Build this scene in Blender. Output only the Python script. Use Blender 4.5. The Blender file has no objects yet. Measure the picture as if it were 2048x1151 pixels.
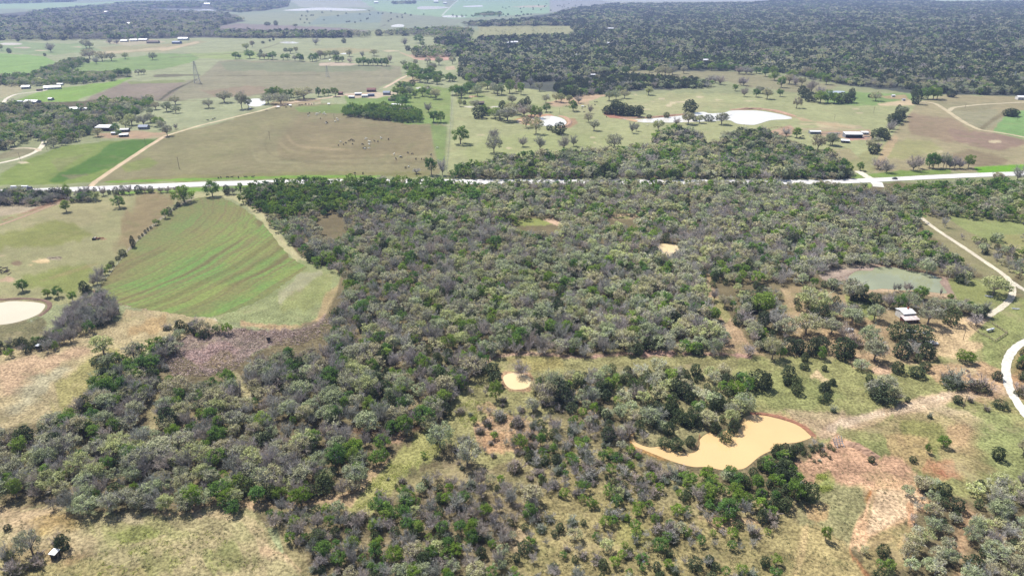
import bpy, bmesh, math, random
import numpy as np
from mathutils import Vector, Matrix
random.seed(7)
RNG = np.random.default_rng(11)
scene = bpy.context.scene
COL = scene.collection

# ------------------------------------------------------------------ camera
CAM_H, PITCH, LENS = 160.0, math.radians(24.3), 24.0
FPX = 2048 * LENS / 36.0
cam_data = bpy.data.cameras.new('camera')
cam_data.lens = LENS; cam_data.sensor_width = 36.0
cam_data.clip_start = 1.0; cam_data.clip_end = 60000.0
cam = bpy.data.objects.new('camera', cam_data); COL.objects.link(cam)
cam.location = (0, 0, CAM_H); cam.rotation_euler = (math.pi / 2 - PITCH, 0, 0)
scene.camera = cam

# ------------------------------------------------------------------ light
SUN_EL, SUN_AZ = math.radians(56), math.radians(-40)      # azimuth from +Y, to the left of the view
world = bpy.data.worlds.new('World'); scene.world = world; world.use_nodes = True
wn = world.node_tree.nodes; wl = world.node_tree.links
sky = wn.new('ShaderNodeTexSky'); sky.sky_type = 'NISHITA'; sky.sun_disc = False
sky.sun_elevation = SUN_EL; sky.sun_rotation = SUN_AZ
sky.air_density = 1.0; sky.dust_density = 1.6
bg = wn['Background']; bg.inputs['Strength'].default_value = 0.095
wl.new(sky.outputs[0], bg.inputs['Color'])
sd = bpy.data.lights.new('sun', 'SUN'); sd.energy = 5.0; sd.angle = math.radians(0.5); sd.color = (1.0, 0.97, 0.92)
sun = bpy.data.objects.new('sun', sd); COL.objects.link(sun)
sdir = Vector((math.sin(SUN_AZ) * math.cos(SUN_EL), math.cos(SUN_AZ) * math.cos(SUN_EL), math.sin(SUN_EL)))
sun.rotation_euler = sdir.to_track_quat('Z', 'Y').to_euler(); sun.location = (0, 0, 400)
vs = scene.view_settings
vs.view_transform = 'Standard'; vs.look = 'None'; vs.gamma = 1.0; vs.exposure = 0.48
scene.cycles.max_bounces = 5; scene.cycles.diffuse_bounces = 2; scene.cycles.glossy_bounces = 2
scene.cycles.transmission_bounces = 2; scene.cycles.volume_bounces = 0; scene.cycles.transparent_max_bounces = 6
scene.cycles.caustics_reflective = False; scene.cycles.caustics_refractive = False

# ------------------------------------------------------------------ photo pixel -> ground
CP, SP = math.cos(PITCH), math.sin(PITCH)
def unproj(px, py, z=0.0):
    px = np.asarray(px, float); py = np.asarray(py, float)
    x = (px - 1024.0) / FPX; y = (575.5 - py) / FPX
    dy = CP + y * SP; dz = -SP + y * CP
    dz = np.minimum(dz, -0.004)
    t = (z - CAM_H) / dz
    return x * t, dy * t
def proj(X, Y, Z=0.0):
    X = np.asarray(X, float); Y = np.asarray(Y, float); z = Z - CAM_H
    d = np.maximum(Y * CP - z * SP, 1e-3); u = Y * SP + z * CP
    return 1024.0 + FPX * X / d, 575.5 - FPX * u / d
def G(px, py, z=0.0):
    a, b = unproj(px, py, z); return float(a), float(b)
def ppm(px, py):
    a, b = G(px, py); return FPX / (b * CP + CAM_H * SP)
def cosdep(py): return math.cos(PITCH + math.atan((py - 575.5) / FPX))
def lin(c):
    c = np.asarray(c, float) / 255.0
    return np.where(c <= 0.04045, c / 12.92, ((c + 0.055) / 1.055) ** 2.4)
KALB = 0.52

# ------------------------------------------------------------------ helpers
def hash2(ix, iy, s):
    h = (ix.astype(np.int64) * 374761393 + iy.astype(np.int64) * 668265263 + s * 1274126177) & 0xffffffff
    h = ((h ^ (h >> 13)) * 1103515245) & 0xffffffff
    return ((h ^ (h >> 16)) & 0xffff) / 65535.0
def vnoise(x, y, s=0):
    ix = np.floor(x); iy = np.floor(y); fx = x - ix; fy = y - iy
    fx = fx * fx * (3 - 2 * fx); fy = fy * fy * (3 - 2 * fy)
    a = hash2(ix, iy, s); b = hash2(ix + 1, iy, s); c = hash2(ix, iy + 1, s); d = hash2(ix + 1, iy + 1, s)
    return (a + (b - a) * fx) * (1 - fy) + (c + (d - c) * fx) * fy
def fbm(x, y, s=0, o=3):
    r = 0; a = 0.5; t = 0
    for k in range(o):
        r = r + a * vnoise(x * 2 ** k, y * 2 ** k, s + k); t += a; a *= 0.55
    return r / t - 0.5
def inpoly(px, py, poly):
    r = np.zeros(px.shape, bool); n = len(poly)
    for i in range(n):
        x1, y1 = poly[i]; x2, y2 = poly[(i + 1) % n]
        if y1 == y2: continue
        r ^= ((y1 > py) != (y2 > py)) & (px < (x2 - x1) * (py - y1) / (y2 - y1) + x1)
    return r
def dist_line(px, py, pts, closed=False):
    d = np.full(px.shape, 1e9); n = len(pts)
    for i in range(n if closed else n - 1):
        x1, y1 = pts[i]; x2, y2 = pts[(i + 1) % n]
        dx, dy = x2 - x1, y2 - y1; L = dx * dx + dy * dy + 1e-9
        t = np.clip(((px - x1) * dx + (py - y1) * dy) / L, 0, 1)
        d = np.minimum(d, np.hypot(px - x1 - t * dx, py - y1 - t * dy))
    return d
def smooth(pts, closed=True, sub=5):
    pts = [np.array(p, float) for p in pts]; n = len(pts); out = []
    for i in range(n if closed else n - 1):
        g = (lambda k: pts[k % n]) if closed else (lambda k: pts[min(max(k, 0), n - 1)])
        p0, p1, p2, p3 = g(i - 1), g(i), g(i + 1), g(i + 2)
        for s in range(sub):
            t = s / sub
            out.append(0.5 * (2 * p1 + (p2 - p0) * t + (2 * p0 - 5 * p1 + 4 * p2 - p3) * t * t + (3 * p1 - p0 - 3 * p2 + p3) * t ** 3))
    if not closed: out.append(pts[-1])
    return [tuple(p) for p in out]
def mesh_np(name, verts, loops, starts, mats=(), midx=None, smooth_shade=False):
    me = bpy.data.meshes.new(name)
    me.vertices.add(len(verts)); me.vertices.foreach_set('co', np.asarray(verts, np.float32).ravel())
    me.loops.add(len(loops)); me.loops.foreach_set('vertex_index', np.asarray(loops, np.int32))
    me.polygons.add(len(starts)); me.polygons.foreach_set('loop_start', np.asarray(starts, np.int32))
    for m in mats: me.materials.append(m)
    if midx is not None: me.polygons.foreach_set('material_index', np.asarray(midx, np.int32))
    me.polygons.foreach_set('use_smooth', np.full(len(starts), smooth_shade))
    me.update(calc_edges=True)
    return me
def link(name, me, parent=None, loc=None):
    o = bpy.data.objects.new(name, me); COL.objects.link(o)
    if parent is not None: o.parent = parent
    if loc is not None: o.location = loc
    return o
def tag(o, label=None, cat=None, group=None, kind=None):
    if label: o['label'] = label
    if cat: o['category'] = cat
    if group: o['group'] = group
    if kind: o['kind'] = kind
    return o
def empty(name, loc, rz=0.0, sc=1.0):
    o = bpy.data.objects.new(name, None); COL.objects.link(o)
    o.location = loc; o.rotation_euler = (0, 0, rz); o.scale = (sc, sc, sc) if not hasattr(sc, '__len__') else sc
    o.empty_display_size = 0.5
    return o

# ------------------------------------------------------------------ materials
def new_mat(name):
    m = bpy.data.materials.new(name); m.use_nodes = True
    nt = m.node_tree; b = nt.nodes['Principled BSDF']; b.inputs['Specular IOR Level'].default_value = 0.2
    return m, nt, b
def N(nt, t, **kw):
    n = nt.nodes.new(t)
    for k, v in kw.items(): setattr(n, k, v)
    return n
def noise_node(nt, vec, scale, detail=3.0, rough=0.55):
    n = N(nt, 'ShaderNodeTexNoise'); n.inputs['Scale'].default_value = scale
    n.inputs['Detail'].default_value = detail; n.inputs['Roughness'].default_value = rough
    nt.links.new(vec, n.inputs['Vector']); return n.outputs['Fac']
def mathn(nt, op, a, b=None, clamp=False):
    n = N(nt, 'ShaderNodeMath', operation=op); n.use_clamp = clamp
    for i, v in enumerate((a, b)):
        if v is None: continue
        if isinstance(v, (int, float)): n.inputs[i].default_value = v
        else: nt.links.new(v, n.inputs[i])
    return n.outputs[0]
def ramp(nt, fac, lo, hi, a=0.0, b=1.0):
    n = N(nt, 'ShaderNodeMapRange', interpolation_type='SMOOTHSTEP')
    nt.links.new(fac, n.inputs['Value'])
    n.inputs['From Min'].default_value = lo; n.inputs['From Max'].default_value = hi
    n.inputs['To Min'].default_value = a; n.inputs['To Max'].default_value = b
    return n.outputs['Result']
def mixc(nt, fac, a, b, mode='MIX'):
    n = N(nt, 'ShaderNodeMix', data_type='RGBA', blend_type=mode)
    for i, v in ((0, fac), (6, a), (7, b)):
        if isinstance(v, (int, float)): n.inputs[i].default_value = v
        elif isinstance(v, (tuple, list)): n.inputs[i].default_value = (*v[:3], 1.0)
        else: nt.links.new(v, n.inputs[i])
    return n.outputs[2]
def pos(nt): return N(nt, 'ShaderNodeNewGeometry').outputs['Position']
def paint(name, col, rough=0.6, var=0.25, scale=1.5, metal=0.0, spec=0.3):
    m, nt, b = new_mat(name)
    f = noise_node(nt, N(nt, 'ShaderNodeTexCoord').outputs['Object'], scale, 5.0, 0.65)
    lo = tuple(c * (1 - var) for c in col); hi = tuple(min(c * (1 + var * 0.6), 0.95) for c in col)
    nt.links.new(mixc(nt, ramp(nt, f, 0.32, 0.7), lo, hi), b.inputs['Base Color'])
    b.inputs['Roughness'].default_value = rough; b.inputs['Metallic'].default_value = metal
    b.inputs['Specular IOR Level'].default_value = spec
    return m
def plant_mat(name, col, trans=0.25, vary=0.35):
    m = bpy.data.materials.new(name); m.use_nodes = True; nt = m.node_tree; nt.nodes.clear()
    out = N(nt, 'ShaderNodeOutputMaterial')
    at = N(nt, 'ShaderNodeAttribute'); at.attribute_name = 'tint'; at.attribute_type = 'GEOMETRY'
    oi = N(nt, 'ShaderNodeObjectInfo')
    c = mixc(nt, 1.0, at.outputs['Color'], oi.outputs['Color'], 'MULTIPLY')
    f = noise_node(nt, pos(nt), 0.55, 4.0, 0.7)
    v = N(nt, 'ShaderNodeMapRange'); nt.links.new(f, v.inputs['Value'])
    v.inputs['From Min'].default_value = 0.3; v.inputs['From Max'].default_value = 0.7
    v.inputs['To Min'].default_value = 1 - vary; v.inputs['To Max'].default_value = 1 + vary
    g = N(nt, 'ShaderNodeCombineColor'); 
    for i in range(3): nt.links.new(v.outputs[0], g.inputs[i])
    c = mixc(nt, 1.0, c, g.outputs[0], 'MULTIPLY')
    c = mixc(nt, 1.0, c, col, 'MULTIPLY')
    d = N(nt, 'ShaderNodeBsdfDiffuse'); nt.links.new(c, d.inputs['Color'])
    t = N(nt, 'ShaderNodeBsdfTranslucent'); nt.links.new(c, t.inputs['Color'])
    mx = N(nt, 'ShaderNodeMixShader'); mx.inputs[0].default_value = trans
    nt.links.new(d.outputs[0], mx.inputs[1]); nt.links.new(t.outputs[0], mx.inputs[2])
    nt.links.new(mx.outputs[0], out.inputs['Surface'])
    return m
M = {}
M['oak_leaf'] = plant_mat('oak_leaf', (0.40, 0.40, 0.25), 0.3)
M['leafy_leaf'] = plant_mat('fresh_leaf', (0.185, 0.285, 0.062), 0.4)
M['cedar_leaf'] = plant_mat('cedar_leaf', (0.085, 0.108, 0.052), 0.1)
M['twig'] = plant_mat('grey_twig', (0.44, 0.42, 0.38), 0.12)
M['shrub_leaf'] = plant_mat('shrub_leaf', (0.145, 0.16, 0.085), 0.3)
M['bark'] = plant_mat('bark', (0.22, 0.185, 0.155), 0.0)
M['weed'] = plant_mat('weed_leaf', (0.42, 0.46, 0.13), 0.4)
M['stick'] = plant_mat('cut_brush', (0.37, 0.295, 0.27), 0.0)
M['white_metal'] = paint('white_metal', (0.72, 0.72, 0.72), 0.45, 0.12)
M['grey_metal'] = paint('grey_metal', (0.35, 0.37, 0.40), 0.5, 0.2)
M['pink_metal'] = paint('rusty_pink_metal', (0.60, 0.51, 0.48), 0.6, 0.3, 0.6)
M['dark'] = paint('dark_interior', (0.03, 0.028, 0.027), 0.8)
M['red_wall'] = paint('red_brown_boards', (0.12, 0.05, 0.04), 0.8)
M['white_wall'] = paint('white_boards', (0.55, 0.54, 0.51), 0.7)
M['tan_wall'] = paint('tan_boards', (0.32, 0.27, 0.21), 0.8)
M['blue_wall'] = paint('blue_boards', (0.10, 0.16, 0.33), 0.7)
M['grey_wall'] = paint('grey_boards', (0.22, 0.23, 0.25), 0.7)
M['brown_roof'] = paint('brown_roof', (0.14, 0.10, 0.08), 0.8)
M['red_roof'] = paint('dark_red_roof', (0.17, 0.06, 0.05), 0.7)
M['blue_roof'] = paint('slate_blue_roof', (0.13, 0.17, 0.25), 0.6)
M['wood'] = paint('weathered_wood', (0.20, 0.155, 0.115), 0.85)
M['rust'] = paint('rusty_steel', (0.28, 0.09, 0.05), 0.8)
M['black'] = paint('black_hide', (0.02, 0.018, 0.017), 0.7)
M['cream'] = paint('cream_hide', (0.85, 0.80, 0.70), 0.8)
M['tyre'] = paint('tyre_rubber', (0.025, 0.025, 0.026), 0.8)
M['glass'] = paint('window_glass', (0.03, 0.04, 0.05), 0.12, 0.1, spec=0.6)
M['car_white'] = paint('white_car_paint', (0.7, 0.7, 0.7), 0.3, 0.05, spec=0.5)
M['car_dark'] = paint('dark_car_paint', (0.06, 0.065, 0.075), 0.3, 0.1, spec=0.5)
M['galv'] = paint('galvanised_steel', (0.42, 0.43, 0.44), 0.5, 0.15)

# ------------------------------------------------------------------ traced outlines (photo pixels, 2048 wide)
POND = {
 'orange': [(1266,868),(1272,884),(1300,894),(1330,892),(1365,905),(1392,903),(1400,888),(1400,878),(1416,866),(1447,861),(1480,856),(1485,838),(1499,830),(1519,829),(1553,836),(1594,849),(1618,868),(1622,874),(1611,879),(1594,884),(1567,888),(1543,900),(1519,912),(1495,932),(1478,938),(1444,939),(1416,933),(1389,933),(1365,928),(1337,919),(1317,911),(1290,900),(1268,890),(1261,875)],
 'green': [(1697,557),(1707,545),(1720,541),(1744,541),(1752,534),(1785,534),(1814,540),(1853,547),(1883,557),(1879,564),(1890,578),(1892,586),(1863,584),(1843,580),(1804,580),(1765,577),(1740,579),(1726,566)],
 'left': [(-40,608),(0,605),(20,602),(49,602),(78,605),(90,609),(88,617),(78,627),(59,636),(29,645),(0,649),(-40,651),(-70,630)],
 'small': [(1007,752),(1025,745),(1048,748),(1061,757),(1058,772),(1042,778),(1022,777),(1010,767)],
 'wood': [(1311,491),(1330,487),(1352,490),(1358,500),(1347,511),(1325,511)],
 'white': [(1033,242.5),(1044,238),(1074,236),(1093,232),(1113,233.5),(1128,239),(1133,246),(1127,250.5),(1113,252),(1083,252),(1054,250),(1038,246)],
 'long': [(1247,238),(1278,238.6),(1317,236),(1366,231),(1388,226),(1407,224),(1421,227),(1450,225),(1464,221.4),(1513,221.4),(1552,227),(1583,235),(1575,238.6),(1542,240.6),(1517,248),(1503,250),(1474,247.4),(1458,240.6),(1425,242.5),(1376,244.5),(1317,245.5),(1278,244.5),(1251,239.6)],
 'stock': [(490,205),(498,198.5),(525,198),(531,207),(517,213),(500,212)],
 'round': [(831,176),(845,173.5),(857,175.5),(855,178.5),(840,179)],
 'sliver': [(558,85),(575,83),(590,84),(598,86.5),(575,87.5)],
 'patch': [(783,51.5),(797,48.5),(808,50.5),(805,54),(785,54)],
 'pale': [(834,15.5),(845,13),(880,13.5),(898,15),(880,18),(840,19)],
 'strip': [(927,12.5),(945,11.5),(964,11),(962,14),(930,14.5)],
 'bend': [(886,32),(905,31),(930,33),(925,35),(890,35)],
 'reservoir': [(565,21),(600,17.5),(640,15.5),(690,17),(735,20),(700,22),(640,21),(600,22)],
 'lake': [(278,20),(295,16),(340,17),(400,18.5),(432,19),(438,22),(400,24),(340,23.5),(300,22)],
 'thicket': [(1655,184),(1668,182),(1688,182.5),(1686,185.5),(1665,186)],
 'dot': [(680,108),(690,106),(697,107.5),(690,109)],
}
CROP = [(387,399),(411,394),(445,397),(473,407),(507,431),(534,455),(562,493),(589,520),(612,533),(600,545),(582,558),(548,582),(514,603),(470,620),(428,633),(385,632),(342,626),(290,617),(240,607),(195,580),(225,540),(257,503),(308,452),(353,418)]
HWY_TOP = [(-60,383),(0,379.5),(100,376),(190,372.8),(300,368.3),(400,364.3),(500,361.5),(600,359.3),(760,358.6),(960,359),(1200,359.6),(1400,359.6),(1560,359.8),(1648,360),(1720,357.5),(1790,354.3),(1870,350),(1950,346.3),(2048,343),(2120,340)]
HWY_BOT = [(-60,390.5),(0,387),(100,384.5),(190,382),(300,377.5),(400,373.3),(500,370.5),(600,368.5),(760,368),(960,368.2),(1200,368.6),(1400,368.6),(1560,368.8),(1648,367.5),(1720,365.8),(1790,362),(1870,358),(1950,354.6),(2048,351),(2120,348)]
# dirt roads: name, centre line, width in metres, colour
LANES = [
 ('dirt_road', [(180,374),(187,367),(197,359),(240,330),(290,297),(322,277),(336,270)], 5.2, (226,200,164)),
 ('dirt_road', [(336,270),(360,263),(400,251),(440,241.5),(480,231.5),(520,222),(548,214)], 5.0, (222,204,165)),
 ('dirt_road', [(548,214),(580,206),(620,200),(660,195),(690,190),(720,188),(750,186)], 7.5, (222,196,168)),
 ('dirt_road', [(768,176),(785,167),(800,158),(815,151)], 6.0, (225,200,170)),
 ('gravel_drive', [(-20,330),(10,324),(42,316),(72,303),(84,292),(90,279)], 5.0, (240,230,205)),
 ('gravel_drive', [(20,298),(50,296),(72,298),(80,302)], 4.0, (228,210,180)),
 ('gravel_drive', [(-8,215),(5,207),(14,197),(30,189.5),(52,186),(85,182),(100,177)], 5.0, (238,226,205)),
 ('dirt_track', [(-20,456),(20,443),(60,428),(110,409),(150,396)], 3.2, (186,158,128)),
 ('gravel_drive', [(1843,436),(1870,457),(1900,477),(1940,503),(1975,527),(2002,545),(2018,560),(2026,578),(2020,598),(2003,614),(1985,626),(1972,634)], 3.2, (238,226,200)),
 ('gravel_drive', [(2018,560),(2030,568),(2044,577),(2070,590)], 3.2, (232,222,200)),
 ('gravel_drive', [(2100,660),(2048,684),(2026,700),(2014,722),(2012,748),(2020,778),(2036,806),(2062,842),(2100,880)], 3.6, (252,246,232)),
 ('gravel_drive', [(1716,342),(1728,350),(1740,357),(1746,362)], 7.0, (246,236,215)),
 ('gravel_drive', [(1752,364),(1755,369),(1758,374)], 9.0, (250,244,230)),
 ('dirt_track', [(1843,204),(1868,207),(1885,216),(1900,226),(1920,240),(1942,252),(1962,260),(1990,264),(2020,269),(2060,277)], 6.0, (214,198,160)),
 ('dirt_track', [(1898,222),(1906,216),(1925,213),(1960,209.5),(2000,207),(2060,204)], 6.0, (214,200,165)),
 ('dirt_track', [(884,31.5),(893,22),(905,10),(916,1)], 9.0, (205,212,195)),
]

# ------------------------------------------------------------------ ground colour plan
PAINT = []      # (kind, pts, colour, feather px, noise px, alpha, width)
def P(pts, c, f=3.0, n=3.0, a=1.0): PAINT.append(('poly', pts, c, f, n, a, 0))
def S(pts, c, w, f=None, n=None, a=1.0):
    if len(pts) > 2: pts = smooth(pts, False, 4)
    PAINT.append(('line', pts, c, f if f is not None else w * 0.5, n if n is not None else w * 0.5, a, w))
def B(x, y, rx, ry, c, f=3.0, n=4.0, a=1.0):
    P([(x + rx * math.cos(t), y + ry * math.sin(t)) for t in np.linspace(0, 6.283, 13)[:-1]], c, f, n, a)
PAST = (166,170,126)
# far country
P([(-300,-60),(2400,-60),(2400,60),(-300,60)], (160,170,142), 6, 2)
P([(-50,2),(180,6),(230,3),(290,6),(270,12),(200,11),(110,18),(30,17),(-50,20)], (172,196,148), 1, 1)
P([(60,22),(95,18),(92,24),(60,28)], (190,186,160), 1, 1); P([(55,38),(75,31),(100,28),(138,28),(130,33),(90,38),(60,42)], (182,184,150), 1, 1)
P([(390,14),(405,8),(430,12),(440,19),(400,18)], (165,185,140), 1, 1)
P([(470,30),(560,24),(740,22),(740,34),(650,44),(560,50),(500,42)], (166,172,142), 2, 2)
P([(640,32),(740,24),(800,24),(800,44),(620,48)], (150,164,150), 2, 2)
P([(420,57),(480,47),(560,52),(700,58),(740,62),(560,66),(440,66)], (156,144,138), 2, 2)
P([(580,0),(740,0),(800,14),(735,16),(600,14)], (186,188,170), 2, 2)
P([(720,0),(880,0),(900,22),(880,34),(760,24)], (168,194,152), 2, 2)
P([(916,0),(1100,0),(1098,26),(900,38),(884,33)], (166,194,156), 1, 1)
P([(1020,14),(1095,12),(1090,15),(1040,16)], (210,195,170), 1, 1)
P([(1100,0),(1240,0),(1240,10),(1130,28),(1100,26)], (172,174,170), 2, 2)
P([(1200,0),(1560,-6),(1540,8),(1240,12)], (192,196,186), 1, 1)
P([(1690,-8),(2100,-8),(2100,6),(1930,9),(1880,8),(1800,4)], (196,216,176), 1, 1)
P([(765,24),(890,36),(930,40),(900,58),(760,58)], (160,166,142), 2, 2)
P([(955,52),(1140,50),(1148,70),(1050,76),(960,74)], (176,174,128), 1, 2)
# middle distance, left
P([(-60,78),(330,74),(480,70),(720,72),(940,74),(935,110),(915,160),(905,260),(-60,260)], (176,180,138), 2, 2)
P([(-60,104),(90,112),(120,126),(60,146),(-60,152)], (152,182,106), 2, 2)
P([(0,84),(160,86),(200,100),(110,112),(0,104)], (156,172,122), 2, 2)
P([(150,128),(300,110),(420,106),(380,126),(300,140),(200,144),(130,140)], (148,170,106), 2, 2)
P([(380,106),(520,104),(540,116),(470,118),(400,118)], (170,182,120), 2, 2)
P([(200,95),(330,90),(400,80),(420,84),(330,102),(220,108)], (178,172,130), 2, 2)
B(22,88,22,2.6,(228,220,208),1,1); B(45,95.5,18,1.4,(205,190,170),1,1); B(84,101,16,1.4,(226,205,175),1,1); B(150,94,14,1.2,(205,190,160),1,1)
P([(165,112),(190,104),(240,102),(330,94),(335,97),(240,106),(180,110)], (214,196,160), 1, 1, .8)
P([(320,99),(380,86),(395,82),(400,86),(350,97),(325,101)], (220,198,164), 1, 1, .8)
P([(205,84),(290,78),(330,84),(260,92)], (206,190,160), 1, 1, .7)
P([(320,170),(395,157),(440,121),(560,122),(700,128),(800,133),(802,152),(745,184),(660,186),(560,188),(430,196),(330,201),(300,202)], (164,158,128), 1.5, 2)
P([(440,124),(700,128),(790,136),(740,142),(450,140)], (150,154,120), 3, 3)
P([(400,180),(520,172),(560,184),(430,195)], (170,146,122), 3, 3, .6)
P([(152,206),(200,186),(240,167),(368,162),(345,185),(322,200),(250,200),(200,212)], (160,146,128), 2, 3)
P([(255,164),(368,160),(372,164),(260,168)], (152,160,105), 1, 1)
P([(20,206),(60,190),(110,176),(222,164),(262,155),(230,172),(160,199),(150,206),(90,204),(60,200)], (146,176,88), 1.5, 1.5)
P([(-50,168),(50,166),(45,182),(20,190),(-50,215)], (188,180,142), 2, 2)
# hay field and neighbours
P([(186,368),(230,338),(330,274),(420,250),(548,216),(660,209),(715,214),(880,246),(897,250),(893,310),(880,350),(760,352),(600,352),(400,360),(300,364)], (156,148,110), 2, 3)
P([(330,280),(420,252),(548,218),(600,222),(520,260),(450,330),(380,340),(300,330),(290,310)], (156,150,108), 16, 12, .7)
P([(600,245),(760,240),(880,262),(860,310),(640,320),(560,300)], (154,140,106), 18, 14, .7)
P([(590,216),(700,208),(720,216),(690,226),(600,222)], (140,156,92), 2, 2)
P([(860,246),(898,250),(893,320),(872,330)], (140,158,96), 5, 4)
P([(240,330),(300,318),(320,326),(250,344)], (146,160,84), 6, 5, .7)
P([(205,360),(400,350),(700,344),(860,344),(860,352),(400,360)], (150,146,96), 3, 3, .8)
S([(505,300),(520,322),(600,324),(720,320),(860,312)], (176,168,128), 2.5, 2, 2, .42); S([(560,286),(590,304),(680,312),(800,308)], (182,168,128), 2.5, 2, 2, .42); S([(540,264),(530,290),(560,316),(700,328),(880,322)], (134,126,94), 3, 2, 2, .5); S([(575,272),(600,292),(700,300)], (190,170,132), 2.5, 2, 2, .42)
S([(210,364),(400,358.5),(600,353.5),(760,353)], (136,172,74), 4, 2, 1); S([(240,386),(420,378),(480,374),(620,371)], (140,176,80), 5, 2, 2)
P([(690,190),(800,185),(900,200),(900,250),(800,245),(700,215)], (140,164,92), 3, 3)
P([(815,165),(905,175),(902,245),(830,230)], (150,166,98), 3, 3)
# green field on the left
P([(-10,372),(0,345),(40,325),(130,290),(200,283),(310,278),(330,274),(188,366)], (140,156,82), 2, 2)
P([(230,284),(318,278),(300,292),(200,346),(110,366),(95,362),(150,330)], (98,132,56), 4, 4)
P([(125,350),(175,344),(185,352),(140,360)], (138,140,96), 4, 4)
P([(20,350),(120,300),(190,290),(130,330),(60,358)], (152,166,92), 6, 5, .7)
P([(100,322),(150,308),(190,298),(200,300),(120,340)], (150,150,100), 6, 5, .6)
P([(-20,326),(10,318),(40,313),(70,302),(75,298),(30,298),(-20,310)], (158,152,118), 2, 2)
B(46,325,10,2.5,(230,215,180),1,1)
P([(170,275),(200,266),(240,272),(330,264),(330,276),(240,276)], (190,172,136), 2, 3)
P([(200,268),(270,262),(330,266),(300,274),(220,276)], (196,164,134), 2, 2, .8)
# pasture right of the fence
P([(905,250),(905,165),(1000,168),(1240,190),(1430,185),(1700,190),(2048,195),(2048,340),(1700,345),(890,352)], (180,182,132), 2, 3)
P([(905,300),(1000,270),(1200,260),(1240,290),(1100,310),(950,330)], (172,178,122), 14, 12, .8)
P([(920,175),(1000,200),(1080,210),(960,215),(905,210)], (160,172,106), 5, 5, .7)
P([(1140,205),(1250,205),(1400,190),(1600,230),(1740,260),(1640,255),(1500,215),(1300,225),(1150,232)], (186,184,136), 10, 8)
P([(1240,140),(1420,138),(1540,150),(1680,170),(1640,190),(1500,176),(1420,156),(1260,152)], (164,158,122), 2, 3)
P([(1650,182),(1740,185),(1830,190),(1820,205),(1720,212),(1650,206)], (146,170,104), 3, 3)
P([(1740,345),(1760,300),(1800,255),(1842,206),(1900,190),(2060,198),(2060,340),(1880,342)], (180,168,130), 2, 3)
P([(1820,235),(1900,240),(1960,270),(1900,280),(1830,262)], (168,148,120), 8, 6)
P([(1900,262),(2000,272),(2050,285),(2000,296),(1920,284)], (166,142,122), 6, 5); P([(1930,300),(2010,322),(1960,330),(1900,315)], (158,142,112), 8, 6)
P([(1740,290),(1860,286),(1880,300),(1760,315)], (172,168,118), 8, 6); P([(1870,206),(1990,208),(1960,222),(1900,220)], (166,158,122), 4, 4)
P([(1990,262),(2005,240),(2025,225),(2060,222),(2060,278)], (144,178,110), 2, 3)
P([(1900,226),(1990,222),(2000,238),(1968,258),(1940,248)], (172,166,132), 4, 4); S([(1962,258),(1985,240),(2005,228)], (150,140,108), 4, 3, 2)
P([(1950,336),(2048,330),(2060,340),(1960,345)], (130,182,58), 2, 2); P([(1690,350),(1780,346),(1900,340),(1900,344),(1780,352),(1700,356)], (140,164,86), 3, 3)
P([(1660,340),(1740,300),(1760,310),(1745,345)], (168,166,118), 6, 5)
# bare pale patches in the pasture
for x, y, rx, ry in [(1323,197.5,6,1.6),(1346,206,6,1.4),(1360,204,10,1.4),(1338,211,5,1.3),(1304,203,6,1.2),(1290,219,10,1.6),(1402,194,10,1.2),(1440,200,10,1.3),(1380,200,8,1.3),(1292,209,4,1),(1720,226,8,1.6),(1712,218,8,1.4),(1990,283,12,1.4),(1880,303,5,1.3),(1500,202,14,1.4),(1256,189,4,1),(1270,189,5,1.2),(960,270,10,1),(1018,296,7,2),(1186,275,7,2),(1190,285,5,2)]:
    B(x, y, rx, ry, (222,206,168), 1.2, 1.2, .9)
B(1695,306,7,1.6,(225,196,160),1,1); P([(1750,330),(1770,290),(1790,272),(1796,276),(1776,310),(1762,332)], (206,178,142), 2, 2, .7)
P([(1300,282),(1330,286),(1350,292),(1330,296),(1305,290)], (216,196,160), 2, 2, .8)
P([(1640,262),(1740,260),(1745,280),(1700,278),(1640,272)], (198,170,140), 2, 2); P([(1690,276),(1735,272),(1730,279),(1692,282)], (214,170,150), 1, 1)
P([(1600,256),(1720,250),(1730,258),(1600,262)], (196,178,146), 2, 2, .8); P([(1540,262),(1580,250),(1600,262),(1570,275),(1545,272)], (198,168,140), 2, 2)
P([(1590,248),(1640,242),(1720,252),(1650,256)], (214,198,158), 3, 3, .8); P([(1650,300),(1700,296),(1720,318),(1660,330)], (176,166,126), 4, 4)
P([(1755,207),(1820,200),(1825,209),(1760,212)], (222,200,162), 1.5, 1.5); P([(1760,192),(1810,191),(1815,198),(1770,197)], (192,170,130), 2, 2)
P([(1092,206),(1150,190),(1210,186),(1220,192),(1170,205),(1110,212)], (214,182,150), 2, 2.5, .9); P([(1080,210),(1120,205),(1180,200),(1180,210),(1110,214)], (206,178,146), 2, 3, .6)
P([(1205,229),(1210,222),(1225,226),(1250,232),(1280,235),(1250,240),(1220,236)], (192,140,118), 2, 2)
P([(1130,238),(1150,236),(1156,246),(1140,256),(1110,256),(1128,250)], (188,158,124), 1.5, 1.5); P([(1022,240),(1060,232),(1080,230),(1090,234),(1040,240)], (206,158,116), 2, 2)
P([(1055,230),(1100,228),(1110,232),(1060,236)], (214,170,136), 1.5, 1.5)
S([(1465,220),(1515,219),(1555,224),(1590,234),(1610,240)], (186,148,122), 2.5, 1, 1); S([(1240,236),(1300,236),(1370,229)], (180,140,116), 2, 1, 1)
P([(1585,232),(1610,236),(1690,252),(1720,258),(1660,252),(1600,242)], (208,184,146), 2, 3, .8)
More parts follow.
